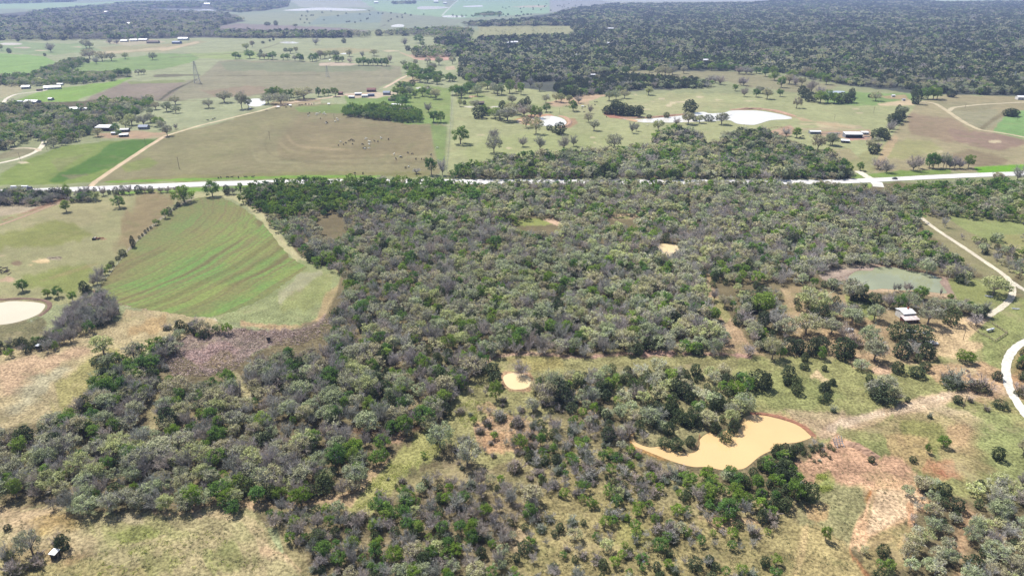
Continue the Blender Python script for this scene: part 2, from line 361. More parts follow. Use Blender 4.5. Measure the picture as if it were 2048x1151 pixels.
B(990,214,10,1.6,(242,236,225),1,1); B(938,213.5,14,1.4,(240,232,214),1,1); B(946,193,9,2,(214,176,150),1,1)
P([(1175,215),(1260,200),(1250,216),(1200,222)], (166,168,110), 4, 4, .6)
P([(825,116),(870,113.5),(905,114),(908,120),(880,122.5),(840,120)], (226,180,160), 1, 1); P([(820,110),(860,105),(910,110),(900,116),(830,117)], (196,166,140), 1, 1)
P([(848,96),(870,91),(900,90),(902,96),(860,97)], (206,174,144), 1, 1); P([(915,112),(935,100),(934,108),(922,116)], (226,172,150), 1, 1)
P([(890,133),(910,131),(912,140),(892,141)], (220,196,164), 1, 1); P([(822,112),(800,105),(830,118)], (220,190,160), 1, 1, .7)
P([(790,170),(812,158),(835,152),(840,160),(800,175)], (206,184,146), 2, 2, .8); P([(690,188),(760,184),(800,186),(760,196),(700,196)], (214,196,170), 2, 2)
B(800,210,8,2,(235,228,215),1,1); P([(600,207),(640,206),(620,209)], (214,190,160), 1, 1); P([(540,206),(620,198),(640,202),(560,212)], (190,166,130), 2, 2, .8)
P([(640,127),(670,125),(720,128),(700,131),(640,131)], (222,200,176), 1, 1, .9); B(720,102,14,1,(222,205,170),1,1); B(780,102,18,1,(222,205,170),1,1); B(690,101,12,1,(218,200,170),1,1)
P([(620,100),(700,96),(760,100),(700,108),(640,104)], (184,176,134), 2, 2)
S([(905,166),(903,205),(901,250),(897,300),(893,345)], (150,140,104), 1.5, 1, 1); S([(862,206),(905,212)], (120,130,90), 1.2, 1, 1); S([(905,236),(950,234),(990,240)], (150,146,100), 1.2, 1, 1)
S([(320,200),(345,182),(395,158)], (98,96,74), 2, 1, 1); S([(310,152),(345,151),(400,150)], (130,126,100), 3, 1.5, 1.5); S([(310,201),(360,201),(430,201)], (130,126,96), 1, 1, .5)
S([(340,115),(420,110),(500,103),(560,86),(570,72)], (134,128,98), 1, 1, .5, .7); S([(405,152),(640,150)], (140,134,104), 1, 1, .5); S([(770,50),(745,62)], (120,116,96), 1, .8, .5)
# near left pastures
P([(-60,470),(-60,396),(190,392),(345,384),(352,405),(300,455),(210,560),(150,605),(100,612),(-60,606)], (172,168,122), 2, 3)
P([(280,395),(345,386),(350,406),(290,470),(225,530),(215,480)], (158,138,104), 18, 18, .8)
P([(20,400),(160,394),(260,400),(200,450),(40,470)], (178,170,126), 12, 8); P([(-60,470),(120,440),(200,470),(60,500),(-60,500)], (154,156,94), 10, 8)
P([(40,545),(160,530),(200,540),(150,585),(40,580)], (150,156,92), 10, 8)
P([(-60,400),(100,396),(150,394),(60,424),(-60,448)], (196,180,150), 2, 3); B(20,434,24,6,(170,168,120),3,4,.7)
S([(-20,450),(60,422),(130,397)], (164,124,100), 5, 2, 2, .8)
B(76,523,24,5,(232,204,156),1.5,4); B(86,519,12,4,(238,212,165),1,3); B(60,529,8,3,(236,206,160),1,2); B(52,509,5,2.5,(232,206,160),1,2)
B(20,558,11,5,(206,176,146),2,2); B(0,567,8,4,(216,188,160),2,2); S([(5,485),(30,510),(40,535)], (196,180,140), 4, 3, 3, .7); S([(-10,514),(25,506)], (206,186,150), 3, 2, 2, .7)
S([(40,575),(120,550),(200,525)], (170,156,108), 5, 3, 3, .7); B(207,478,12,3,(186,146,118),2,2); B(32,526,14,8,(150,130,104),3,3)
B(108,516,16,3,(178,164,140),2,2)
P([(-60,598),(0,597),(60,595),(92,600),(102,610),(92,628),(60,643),(0,654),(-60,656)], (160,134,112), 3, 6, .55); S([(-20,654),(30,652),(64,641),(88,625)], (196,196,184), 1.5, 1, .6)
P([(-60,656),(30,652),(80,630),(100,640),(80,690),(-60,700)], (142,136,100), 4, 5)
# track round the crop field and the pale hollow below it
S([(395,396),(440,390),(476,397),(520,425),(545,455),(565,487),(600,515),(640,532),(690,545)], (200,194,146), 15, 4, 5)
S([(480,398),(520,424),(548,458),(572,492),(606,520),(650,538)], (214,200,160), 3, 2, 2, .5)
P([(600,522),(650,534),(692,545),(682,590),(660,640),(600,655),(540,656),(480,646),(420,638),(514,603),(582,558)], (160,166,116), 3, 4)
P([(612,548),(660,555),(655,590),(610,615),(570,620),(560,600)], (160,164,106), 10, 9, .8); P([(560,585),(600,550),(640,545),(600,575),(560,605)], (178,174,140), 5, 5, .8)
P([(655,590),(690,560),(684,600),(660,640),(630,650)], (196,170,128), 5, 5, .8); P([(480,640),(560,652),(620,648),(650,630),(640,652),(560,660),(480,652)], (206,172,134), 3, 4, .8)
S([(240,610),(300,620),(345,628),(430,640)], (216,200,176), 3, 2, 2); S([(190,584),(230,606),(300,614)], (150,112,90), 6, 3, 3)
S([(195,583),(255,502),(306,452),(352,416),(386,396)], (176,166,140), 4, 2, 2)
# dry tan field
P([(-60,702),(60,695),(110,680),(180,650),(235,640),(250,615),(325,622),(420,640),(440,650),(330,690),(250,720),(200,760),(160,810),(110,850),(40,865),(-60,870)], (198,180,138), 2.5, 4)
P([(0,735),(70,710),(140,690),(180,700),(100,750),(0,790)], (206,176,142), 12, 10); P([(100,760),(180,720),(240,690),(240,730),(160,800),(110,840)], (178,168,112), 10, 10)
P([(60,760),(130,720),(150,740),(80,790),(20,830)], (192,182,148), 10, 8); P([(250,650),(330,630),(330,660),(250,680)], (196,164,116), 8, 8, .7); P([(160,640),(200,640),(160,665),(130,680)], (200,194,134), 4, 4)
# cut-brush clearing
P([(322,716),(350,692),(385,668),(430,658),(480,655),(560,662),(620,655),(652,635),(662,645),(640,672),(600,690),(540,692),(500,712),(470,740),(420,752),(345,752)], (172,152,138), 3, 7)
P([(340,720),(420,690),(500,690),(450,720),(380,745)], (190,158,150), 8, 8, .8); P([(480,655),(560,664),(640,645),(655,640),(630,672),(560,682),(480,676)], (142,122,106), 6, 7, .7)
P([(395,730),(450,705),(470,712),(430,740)], (150,136,90), 6, 6, .7); B(665,668,18,14,(166,158,96),5,5,.8)
P([(630,428),(660,424),(690,430),(690,450),(670,464),(645,462)], (160,126,120), 3, 4)
# woods floor
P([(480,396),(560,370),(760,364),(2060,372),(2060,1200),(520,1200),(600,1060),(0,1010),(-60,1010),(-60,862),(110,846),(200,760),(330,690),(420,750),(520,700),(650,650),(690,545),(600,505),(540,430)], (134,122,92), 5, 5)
P([(1190,740),(1230,720),(1480,726),(1510,770),(1500,835),(1420,860),(1380,900),(1300,890),(1240,830)], (164,156,114), 7, 7)
P([(540,1010),(640,1000),(800,960),(900,930),(1040,880),(1110,830),(1240,880),(1400,945),(1520,1000),(1620,960),(1640,1060),(1560,1200),(600,1200),(560,1080)], (160,148,108), 8, 8)
P([(560,1060),(700,1040),(900,960),(1060,1010),(1000,1151),(640,1160)], (142,128,98), 12, 10, .8)
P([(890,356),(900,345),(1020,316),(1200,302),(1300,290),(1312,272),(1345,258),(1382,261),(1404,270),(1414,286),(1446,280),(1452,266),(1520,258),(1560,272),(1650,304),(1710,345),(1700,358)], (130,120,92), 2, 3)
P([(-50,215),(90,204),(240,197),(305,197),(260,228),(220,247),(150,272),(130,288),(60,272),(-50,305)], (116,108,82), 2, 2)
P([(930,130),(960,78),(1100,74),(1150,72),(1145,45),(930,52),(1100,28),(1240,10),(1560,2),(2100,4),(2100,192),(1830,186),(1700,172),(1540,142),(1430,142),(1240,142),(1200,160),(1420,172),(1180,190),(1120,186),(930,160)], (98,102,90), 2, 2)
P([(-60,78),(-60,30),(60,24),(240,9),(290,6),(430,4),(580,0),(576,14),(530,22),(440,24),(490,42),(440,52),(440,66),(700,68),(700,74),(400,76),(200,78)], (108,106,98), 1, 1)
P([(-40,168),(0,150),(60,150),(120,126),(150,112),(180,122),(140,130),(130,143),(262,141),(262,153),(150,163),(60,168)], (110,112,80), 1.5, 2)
# openings in and right of the big wood
P([(1836,428),(1900,428),(1960,466),(2030,540),(2000,565),(1940,524),(1870,474)], (164,156,116), 6, 8)
P([(1024,444),(1050,436),(1090,436),(1115,446),(1090,450),(1030,452)], (160,166,96), 2, 3); P([(1085,438),(1110,434),(1125,446),(1118,452),(1100,446)], (224,192,162), 1.5, 2)
P([(1212,432),(1250,427),(1280,432),(1270,438),(1220,440)], (214,186,152), 2, 2); P([(1222,434),(1262,430),(1260,437),(1230,438)], (160,160,104), 1, 1)
P([(1898,434),(1940,428),(2060,436),(2060,505),(2010,490),(1970,475),(1930,455)], (158,166,106), 3, 4); P([(1700,372),(1745,368),(1740,376),(1700,378)], (160,180,92), 1, 1)
P([(2000,470),(2060,474),(2060,520),(2020,505)], (174,170,114), 3, 4)
P([(1400,540),(1420,545),(1440,600),(1470,640),(1500,690),(1550,720),(1480,705),(1440,700),(1450,660),(1415,600)], (192,164,130), 4, 5); P([(1420,590),(1445,600),(1465,635),(1450,650),(1430,620)], (164,166,104), 4, 4, .7)
P([(1555,570),(1580,580),(1600,620),(1610,680),(1590,670),(1570,640),(1575,610)], (216,184,148), 3, 4)
P([(1560,565),(1700,590),(1760,610),(1800,640),(1960,640),(1960,720),(1700,720),(1560,700)], (184,162,124), 8, 8, .8)
P([(1690,590),(1750,606),(1748,636),(1700,628)], (158,164,100), 4, 4); P([(1640,655),(1720,640),(1780,660),(1740,690),(1660,690)], (204,174,134), 6, 6, .8)
P([(1636,548),(1665,534),(1700,525),(1752,524),(1770,531),(1740,545),(1700,560),(1650,562)], (192,172,154), 2, 4); S([(1648,548),(1680,545),(1700,538),(1745,534)], (214,190,170), 3, 2, 2); S([(1660,558),(1690,552),(1720,540)], (150,126,112), 2, 1.5, 1.5)
P([(1880,555),(1912,560),(1924,572),(1924,590),(1898,592),(1886,580)], (192,166,148), 2, 4); S([(1730,582),(1780,580),(1840,584),(1895,592)], (214,186,152), 4, 2, 3); S([(1752,529),(1800,536),(1860,548),(1885,556)], (206,176,152), 2.5, 1.5, 1.5)
P([(1900,560),(1960,560),(2010,575),(2012,600),(1980,625),(1940,615),(1915,592)], (160,164,104), 4, 4); P([(1610,535),(1650,530),(1650,545),(1620,548)], (150,156,98), 3, 3)
# farm yard and lower right grassland
P([(1470,705),(1560,715),(1640,712),(1720,725),(1800,715),(1860,700),(1960,640),(2060,610),(2060,1000),(1900,990),(1830,960),(1700,930),(1640,880),(1560,832),(1480,820),(1460,740)], (162,160,106), 5, 6)
P([(1990,590),(2060,600),(2060,680),(2010,700),(2000,750),(2015,790),(1980,760),(1970,690),(1960,660)], (158,162,104), 6, 5)
P([(1860,660),(1900,640),(1945,632),(1960,650),(1930,680),(1960,690),(1930,715),(1880,705)], (222,194,150), 4, 6); P([(1930,640),(1970,630),(1985,628),(1960,650)], (226,196,158), 2, 3)
P([(1700,720),(1790,700),(1860,690),(1870,712),(1800,730),(1730,735)], (198,168,132), 5, 6, .8); P([(1855,735),(1960,730),(2010,745),(2010,800),(1960,800),(1930,770),(1880,760)], (212,176,138), 6, 7, .9); B(1935,741,16,6,(226,200,156),3,3)
B(1765,741,18,6,(212,178,146),4,4); P([(1618,752),(1635,740),(1650,755),(1660,762),(1630,768)], (228,202,158), 2.5, 3); P([(1615,765),(1625,752),(1640,756),(1650,772),(1630,770)], (220,192,150), 3, 4, .7)
P([(1520,820),(1580,828),(1640,840),(1700,848),(1740,840),(1700,870),(1640,868),(1600,850),(1540,835)], (196,172,130), 6, 8, .8)
P([(1560,812),(1650,826),(1700,840),(1690,866),(1650,868),(1600,846)], (210,184,150), 8, 9, .7)
S([(1640,868),(1680,852),(1740,838),(1790,820),(1840,808),(1890,796),(1930,785),(1990,778),(2020,790)], (222,190,158), 9, 6, 10, .8)
S([(1660,856),(1730,834),(1765,828)], (230,206,176), 5, 4, 6, .8); S([(1780,824),(1850,804),(1900,790)], (230,204,172), 5, 4, 6, .8); S([(1840,812),(1890,822),(1940,840),(1950,856)], (222,196,162), 14, 6, 6, .7)
P([(1760,840),(1860,830),(1940,840),(1955,870),(1900,890),(1800,880),(1700,870)], (196,172,130), 10, 10, .6)
P([(1810,850),(1880,855),(1890,880),(1860,912),(1840,900),(1815,870)], (150,152,88), 9, 12, .7); P([(1690,868),(1780,872),(1790,905),(1740,912),(1700,895)], (156,160,102), 9, 12, .7)
P([(1900,858),(1945,865),(1960,890),(1930,900),(1905,880)], (208,172,132), 9, 12, .7); P([(1770,870),(1850,880),(1870,930),(1900,935),(1880,950),(1830,930),(1790,910)], (206,174,128), 6, 7, .7)
P([(1880,900),(1980,900),(2000,940),(1900,945)], (190,168,122), 8, 8, .6); P([(1970,820),(2060,850),(2060,960),(1990,940),(1950,880)], (158,162,106), 8, 8)
S([(2000,800),(2030,830),(2060,870)], (190,172,122), 6, 4, 3, .6); P([(2026,720),(2060,700),(2060,800),(2035,790)], (196,156,116), 4, 5)
P([(1462,742),(1560,740),(1640,760),(1680,790),(1620,820),(1540,815),(1500,790)], (158,160,104), 6, 6)
# red earth below the orange pond
P([(1590,930),(1640,905),(1670,890),(1700,892),(1740,915),(1790,925),(1820,950),(1800,985),(1760,990),(1690,980),(1640,990),(1600,985)], (218,176,142), 10, 14)
P([(1660,915),(1720,925),(1760,960),(1700,978),(1650,965)], (224,180,146), 12, 14, .8); S([(1690,885),(1712,892),(1735,905),(1750,915)], (232,186,150), 4, 2, 2)
P([(1700,985),(1780,965),(1830,975),(1850,1010),(1800,1030),(1780,1070),(1740,1085),(1700,1090),(1694,1060),(1710,1030),(1720,1010)], (236,194,152), 10, 14)
P([(1760,985),(1830,990),(1835,1015),(1780,1040),(1740,1060)], (244,212,172), 8, 8); S([(1692,1090),(1700,1050),(1725,1010),(1740,985)], (206,142,90), 7, 3, 3); S([(1692,1085),(1700,1110),(1730,1151),(1750,1180)], (188,140,100), 9, 5, 4)
P([(1600,985),(1650,975),(1715,985),(1730,1010),(1700,1050),(1690,1090),(1640,1080),(1600,1050)], (174,166,120), 12, 14); P([(1610,1010),(1655,1012),(1650,1035),(1620,1035)], (214,178,130), 4, 5, .8)
P([(1660,985),(1735,985),(1725,1025),(1680,1035)], (166,162,116), 14, 18, .5); B(1648,962,14,10,(156,168,88),6,8,.6)
P([(1580,1050),(1640,1060),(1690,1090),(1720,1151),(1760,1200),(1560,1200)], (190,172,122), 7, 7); P([(1600,1060),(1615,1050),(1606,1110),(1590,1151),(1580,1140)], (216,190,140), 4, 4, .8)
P([(1860,925),(1900,930),(1905,945),(1870,950),(1850,940)], (204,150,116), 6, 10, .7); S([(1868,940),(1885,944),(1905,948)], (176,118,92), 3, 2, 4, .7); S([(1850,936),(1880,930),(1900,945)], (226,170,130), 3, 2, 3)
S([(1930,1010),(1935,1060),(1925,1110),(1935,1160)], (198,164,128), 22, 6, 6); S([(1820,1010),(1822,1050),(1800,1090)], (222,176,136), 8, 4, 4); P([(1740,1080),(1800,1050),(1850,1060),(1830,1120),(1760,1151),(1730,1130)], (176,160,112), 6, 6, .8)
S([(1520,827),(1560,832),(1600,846),(1622,862),(1630,874)], (190,144,114), 4, 4, 6, .7); S([(1265,865),(1262,880),(1280,898),(1340,922)], (214,168,110), 5, 2, 2); S([(1400,868),(1396,885),(1384,910)], (150,110,80), 4, 2, 2)
# openings in the middle
P([(880,870),(900,800),(940,750),(990,710),(1060,700),(1160,712),(1260,706),(1300,694),(1440,704),(1480,708),(1470,745),(1380,740),(1240,735),(1180,760),(1150,800),(1100,830),(1090,880),(1040,910),(980,940),(920,910)], (166,160,110), 5, 6)
S([(960,728),(1000,712),(1060,706),(1130,712),(1190,714)], (206,172,150), 7, 4, 4); S([(1190,712),(1260,706),(1340,706),(1440,708),(1500,712)], (192,156,138), 9, 4, 4); P([(1000,715),(1120,712),(1130,735),(1060,742)], (172,160,104), 5, 5)
P([(940,850),(1000,820),(1080,850),(1090,880),(1040,905),(960,900)], (194,162,126), 8, 8); P([(960,870),(1010,862),(1010,910),(970,905)], (202,162,124), 6, 6, .8); B(975,815,22,12,(196,166,130),6,6,.8)
P([(1000,745),(1010,740),(1060,744),(1070,762),(1060,782),(1020,784),(1002,770)], (190,156,122), 3, 5)
P([(700,1010),(740,960),(790,910),(850,860),(880,850),(905,860),(880,900),(820,940),(780,985),(740,1020)], (172,168,108), 7, 10); P([(775,890),(785,862),(820,860),(800,885)], (192,160,130), 3, 4)
P([(680,1005),(700,975),(760,925),(775,905),(782,915),(720,985),(700,1010)], (206,178,138), 3, 4); P([(1120,770),(1160,760),(1180,800),(1200,830),(1180,840),(1140,810)], (186,166,122), 5, 5, .8); S([(1140,800),(1170,812),(1190,830)], (222,188,152), 4, 3, 3)
P([(1140,940),(1300,1000),(1380,1030),(1500,1030),(1580,1020),(1600,1060),(1580,1151),(1300,1200),(1100,1200),(1000,1080)], (172,158,110), 8, 8, .8)
P([(1380,1030),(1500,1030),(1520,1045),(1440,1060)], (206,172,136), 5, 6, .7); P([(1240,1040),(1300,1060),(1290,1110),(1220,1100)], (182,176,112), 6, 6, .7); P([(1010,1050),(1060,1060),(1050,1110),(1000,1100)], (206,180,146), 6, 6, .7)
P([(470,745),(510,765),(506,800),(480,800)], (190,178,134), 3, 4); P([(290,790),(330,780),(320,850),(300,880),(290,840)], (172,160,118), 4, 5, .8); S([(500,850),(640,858),(780,862),(850,852)], (110,90,70), 6, 4, 4)
S([(330,1005),(420,1010),(520,1010),(620,1005),(700,990)], (196,168,132), 8, 4, 5)
# lower left rough grass
P([(-60,1004),(60,1010),(140,1018),(240,1022),(320,1012),(420,1016),(490,1022),(530,1060),(560,1100),(590,1130),(640,1200),(-60,1200)], (184,172,128), 5, 9)
P([(0,1010),(60,1012),(140,1030),(100,1060),(40,1060),(0,1050)], (206,178,142), 5, 8, .8); P([(60,1030),(150,1030),(170,1050),(100,1075),(60,1070)], (190,162,104), 6, 7, .7)
P([(180,1040),(320,1030),(420,1070),(300,1110),(200,1100)], (176,172,116), 16, 16, .7); P([(300,1080),(420,1060),(500,1090),(520,1151),(320,1151)], (190,174,132), 16, 16, .7); P([(0,1130),(150,1120),(300,1130),(300,1160),(0,1160)], (178,164,112), 12, 14, .7)
P([(200,1060),(300,1050),(330,1075),(240,1090)], (146,152,86), 8, 8, .7); P([(90,1095),(130,1085),(170,1110),(130,1130),(100,1125)], (188,156,116), 5, 5, .7); P([(310,1020),(400,1012),(400,1030),(340,1040)], (214,176,142), 8, 12, .8)
P([(20,1075),(120,1062),(240,1085),(180,1100),(60,1100)], (196,176,138), 14, 16, .7); P([(380,1110),(470,1090),(500,1120),(430,1145)], (152,156,96), 14, 16, .6); P([(170,1030),(260,1024),(300,1040),(220,1050)], (198,182,146), 10, 14, .8); P([(280,1120),(360,1100),(380,1130),(300,1151)], (158,158,100), 14, 16, .6)
S([(380,1030),(440,1028),(490,1040),(520,1070),(535,1105),(575,1120),(600,1150)], (206,184,144), 9, 6, 8, .8); S([(530,1100),(570,1110),(600,1140)], (214,184,146), 7, 5, 6, .8); S([(180,1110),(300,1080),(330,1070)], (196,176,140), 6, 4, 4, .6)
B(30,1105,40,20,(160,140,104),6,6,.7)

# ------------------------------------------------------------------ ground: one sheet, fine in the view, coarse elsewhere
def build_ground():
    ang = np.concatenate([np.linspace(-180, -50, 14)[:-1], np.linspace(-50, -39, 12)[:-1], np.linspace(-39, 39, 780), np.linspace(39, 50, 12)[1:], np.linspace(50, 180, 14)[1:-1]])
    r = np.concatenate([[0.5, 20, 50, 80, 100], 110 * np.exp(np.linspace(0.0, math.log(9000 / 110), 760)), [11000, 14000, 18000, 22000]])
    na, nr = len(ang), len(r)
    A, R = np.meshgrid(np.radians(ang), r, indexing='xy')
    X = (R * np.sin(A)).ravel(); Y = (R * np.cos(A)).ravel()
    i = np.arange(nr - 1)[:, None] * na + np.arange(na)[None, :]
    j = np.arange(nr - 1)[:, None] * na + (np.arange(na)[None, :] + 1) % na
    quads = np.stack([i, i + na, j + na, j], -1).reshape(-1, 4)[:, ::-1]
    me = mesh_np('ground', np.stack([X, Y, np.zeros_like(X)], 1), quads.ravel(), np.arange(len(quads)) * 4)
    px, py = proj(X, Y); bad = (Y < 60) | (px < -400) | (px > 2450) | (py > 1320) | (py < -300)
    px[bad] = -9999; py[bad] = -9999
    col = np.tile(lin(PAST), (len(X), 1))
    scl = np.clip(R.ravel() / 250.0, 0.6, 12)
    n1 = fbm(X / (2.5 * scl), Y / (4.0 * scl), 5, 3); n2 = fbm(X / (9 * scl), Y / (9 * scl), 9, 2); n3 = fbm(X / (26 * scl), Y / (26 * scl), 15, 2)
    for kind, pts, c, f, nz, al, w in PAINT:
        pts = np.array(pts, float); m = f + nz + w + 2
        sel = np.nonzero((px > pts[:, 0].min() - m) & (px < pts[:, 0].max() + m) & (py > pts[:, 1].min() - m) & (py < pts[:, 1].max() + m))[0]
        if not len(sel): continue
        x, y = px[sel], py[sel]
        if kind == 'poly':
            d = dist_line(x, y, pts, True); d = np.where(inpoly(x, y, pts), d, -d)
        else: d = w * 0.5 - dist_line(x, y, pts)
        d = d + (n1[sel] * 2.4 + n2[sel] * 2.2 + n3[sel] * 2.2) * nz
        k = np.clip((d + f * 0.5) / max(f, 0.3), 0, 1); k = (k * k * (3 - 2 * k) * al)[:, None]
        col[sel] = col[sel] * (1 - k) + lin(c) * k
    far = (Y < 60) | (np.abs(px) > 4000)
    a = me.color_attributes.new('soil', 'FLOAT_COLOR', 'POINT')
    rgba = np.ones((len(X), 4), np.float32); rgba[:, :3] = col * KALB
    a.data.foreach_set('color', rgba.ravel())
    ro = np.clip((py - 560) / 120, 0, 1) * 0.75 + 0.25; ro[py < 0] = 0.25
    ar = me.attributes.new('tussock', 'FLOAT', 'POINT'); ar.data.foreach_set('value', ro.astype(np.float32))
    m, nt, b = new_mat('meadow_soil'); rt = N(nt, 'ShaderNodeAttribute'); rt.attribute_name = 'tussock'; rt = rt.outputs['Fac']
    at = N(nt, 'ShaderNodeAttribute'); at.attribute_name = 'soil'
    p = pos(nt)
    fine = noise_node(nt, p, 0.9, 4.0, 0.7); mid = noise_node(nt, p, 0.12, 5.0, 0.65); big = noise_node(nt, p, 0.018, 4.0, 0.6)
    v = mathn(nt, 'MULTIPLY', ramp(nt, fine, 0.33, 0.67, 0.62, 1.38), ramp(nt, mid, 0.36, 0.64, 0.80, 1.20))
    v = mathn(nt, 'ADD', 1.0, mathn(nt, 'MULTIPLY', mathn(nt, 'SUBTRACT', v, 1.0), mathn(nt, 'ADD', rt, 0.2)))
    v = mathn(nt, 'MULTIPLY', v, ramp(nt, big, 0.3, 0.7, 0.90, 1.10))
    g = N(nt, 'ShaderNodeCombineColor')
    for q in range(3): nt.links.new(v, g.inputs[q])
    c = mixc(nt, 1.0, at.outputs['Color'], g.outputs[0], 'MULTIPLY')
    c = mixc(nt, mathn(nt, 'MULTIPLY', ramp(nt, noise_node(nt, p, 0.035, 6.0, 0.72), 0.53, 0.66, 0.0, 0.6), mathn(nt, 'ADD', rt, 0.15)), c, mixc(nt, 0.55, c, (0.36, 0.28, 0.17)))
    c = mixc(nt, ramp(nt, noise_node(nt, p, 0.05, 5.0, 0.7), 0.52, 0.66, 0.0, 0.5), c, mixc(nt, 0.45, c, (0.10, 0.13, 0.04)))
    c = mixc(nt, mathn(nt, 'MULTIPLY', ramp(nt, noise_node(nt, p, 0.42, 3.0, 0.75), 0.61, 0.70, 0.0, 0.6), rt), c, mixc(nt, 0.6, c, (0.055, 0.055, 0.03)))
    nt.links.new(c, b.inputs['Base Color']); b.inputs['Roughness'].default_value = 0.95; b.inputs['Specular IOR Level'].default_value = 0.05
    bp = N(nt, 'ShaderNodeBump'); bp.inputs['Strength'].default_value = 0.6; bp.inputs['Distance'].default_value = 0.5
    nt.links.new(fine, bp.inputs['Height']); nt.links.new(bp.outputs[0], b.inputs['Normal'])
    me.materials.append(m)
    tag(link('ground', me), kind='structure')
build_ground()

# ------------------------------------------------------------------ sheets on the ground
def sheet(name, ring, z, mat, label=None):
    bm = bmesh.new()
    vs_ = [bm.verts.new((x, y, z)) for x, y in ring]
    es = [bm.edges.new((vs_[i], vs_[(i + 1) % len(vs_)])) for i in range(len(vs_))]
    bmesh.ops.triangle_fill(bm, use_beauty=True, edges=es)
    for f in bm.faces:
        if f.normal.z < 0: f.normal_flip()
    me = bpy.data.meshes.new(name); bm.to_mesh(me); bm.free(); me.materials.append(mat)
    return tag(link(name, me), kind='structure')
def water_mat(name, col, rough=0.08, var=0.12):
    m, nt, b = new_mat(name)
    p = pos(nt)
    nt.links.new(mixc(nt, ramp(nt, noise_node(nt, p, 0.03, 3.0), 0.3, 0.7), tuple(c * (1 - var) for c in col), col), b.inputs['Base Color'])
    b.inputs['Roughness'].default_value = rough; b.inputs['Specular IOR Level'].default_value = 0.5; b.inputs['IOR'].default_value = 1.33
    bp = N(nt, 'ShaderNodeBump'); bp.inputs['Strength'].default_value = 0.06; bp.inputs['Distance'].default_value = 0.1
    nt.links.new(noise_node(nt, p, 0.8, 3.0), bp.inputs['Height']); nt.links.new(bp.outputs[0], b.inputs['Normal'])
    return m
WM = {'orange': water_mat('orange_water', (0.60, 0.41, 0.20), 0.06, 0.10), 'green': water_mat('green_water', (0.27, 0.285, 0.175), 0.03, 0.2),
      'pale': water_mat('pale_muddy_water', (0.54, 0.48, 0.35), 0.08, 0.08), 'tan': water_mat('tan_water', (0.62, 0.48, 0.27), 0.08, 0.1),
      'white': water_mat('milky_water', (0.66, 0.62, 0.55), 0.1, 0.05), 'blue': water_mat('open_water', (0.40, 0.43, 0.46), 0.06, 0.1)}
for k, pts in POND.items():
    ring = [G(*q) for q in smooth(pts, True, 4)]
    d = sum(q[1] for q in ring) / len(ring)
    mt = WM.get(k) or WM['pale' if k == 'left' else 'tan' if k in ('small', 'wood') else 'blue' if k in ('lake', 'thicket') else 'white']
    sheet('pond_water' if k != 'lake' else 'lake_water', ring, 0.03 if d < 700 else 0.12, mt)
# orange muddy end of the two upper ponds
mud = water_mat('orange_shallows', (0.62, 0.42, 0.24), 0.15, 0.08)
for ring in ([(1035,242.6),(1046,238.4),(1072,236.5),(1084,240),(1078,247),(1068,250.6),(1050,249.4),(1039,246)], [(1250,238.6),(1266,239),(1276,242),(1270,243.8),(1254,240)]):
    sheet('pond_water', [G(*q) for q in smooth(ring, True, 4)], 0.2, mud)

def ribbon(name, left, right, z, mat):
    v = []; f = []
    for (a, b) in zip(left, right): v += [(a[0], a[1], z), (b[0], b[1], z)]
    n = len(left)
    loops = []
    for i in range(n - 1): loops += [2 * i, 2 * i + 1, 2 * i + 3, 2 * i + 2]
    me = mesh_np(name, v, loops, np.arange(n - 1) * 4, [mat])
    if n > 1 and me.polygons[0].normal.z < 0: me.flip_normals()
    return tag(link(name, me), kind='structure')
def lane(name, pts, w, mat, z=0.03, wob=0.12):
    p = [np.array(G(*q)) for q in smooth(pts, False, 6)]
    L, R = [], []
    for i in range(len(p)):
        t = p[min(i + 1, len(p) - 1)] - p[max(i - 1, 0)]; t = t / (np.linalg.norm(t) + 1e-9); nrm = np.array([-t[1], t[0]])
        L.append(p[i] + nrm * w * (0.5 + random.uniform(-wob, wob) * 0.5)); R.append(p[i] - nrm * w * (0.5 + random.uniform(-wob, wob) * 0.5))
    return ribbon(name, L, R, z, mat)
def gravel_mat(name, col):
    m, nt, b = new_mat(name); p = pos(nt)
    c = tuple(lin(col) * KALB * 1.12)
    f = mathn(nt, 'MULTIPLY', ramp(nt, noise_node(nt, p, 0.8, 4.0), 0.3, 0.7, 0.8, 1.15), ramp(nt, noise_node(nt, p, 0.07, 3.0), 0.3, 0.7, 0.88, 1.1))
    g = N(nt, 'ShaderNodeCombineColor')
    for q in range(3): nt.links.new(f, g.inputs[q])
    nt.links.new(mixc(nt, 1.0, c, g.outputs[0], 'MULTIPLY'), b.inputs['Base Color']); b.inputs['Roughness'].default_value = 0.9
    return m
for i, (nm, pts, w, c) in enumerate(LANES):
    lane(nm, pts, w, gravel_mat(nm + '_surface', c), 0.05 + 0.006 * i)
top = [G(*q) for q in smooth(HWY_TOP, False, 3)]; bot = [G(*q) for q in smooth(HWY_BOT, False, 3)]
ribbon('road', top, bot, 0.18, gravel_mat('pale_chipseal', (250,246,242)))
mk = paint('road_marking_paint', (0.75, 0.72, 0.62), 0.7)
for t0, mt in ((0.5, paint('centre_line_paint', (0.62, 0.46, 0.10), 0.7)), (0.17, mk), (0.83, mk)):
    a = [(p[0] + (q[0] - p[0]) * (t0 - .006), p[1] + (q[1] - p[1]) * (t0 - .006)) for p, q in zip(top, bot)]
    b_ = [(p[0] + (q[0] - p[0]) * (t0 + .006), p[1] + (q[1] - p[1]) * (t0 + .006)) for p, q in zip(top, bot)]
    ribbon('road_marking', a, b_, 0.19, mt)

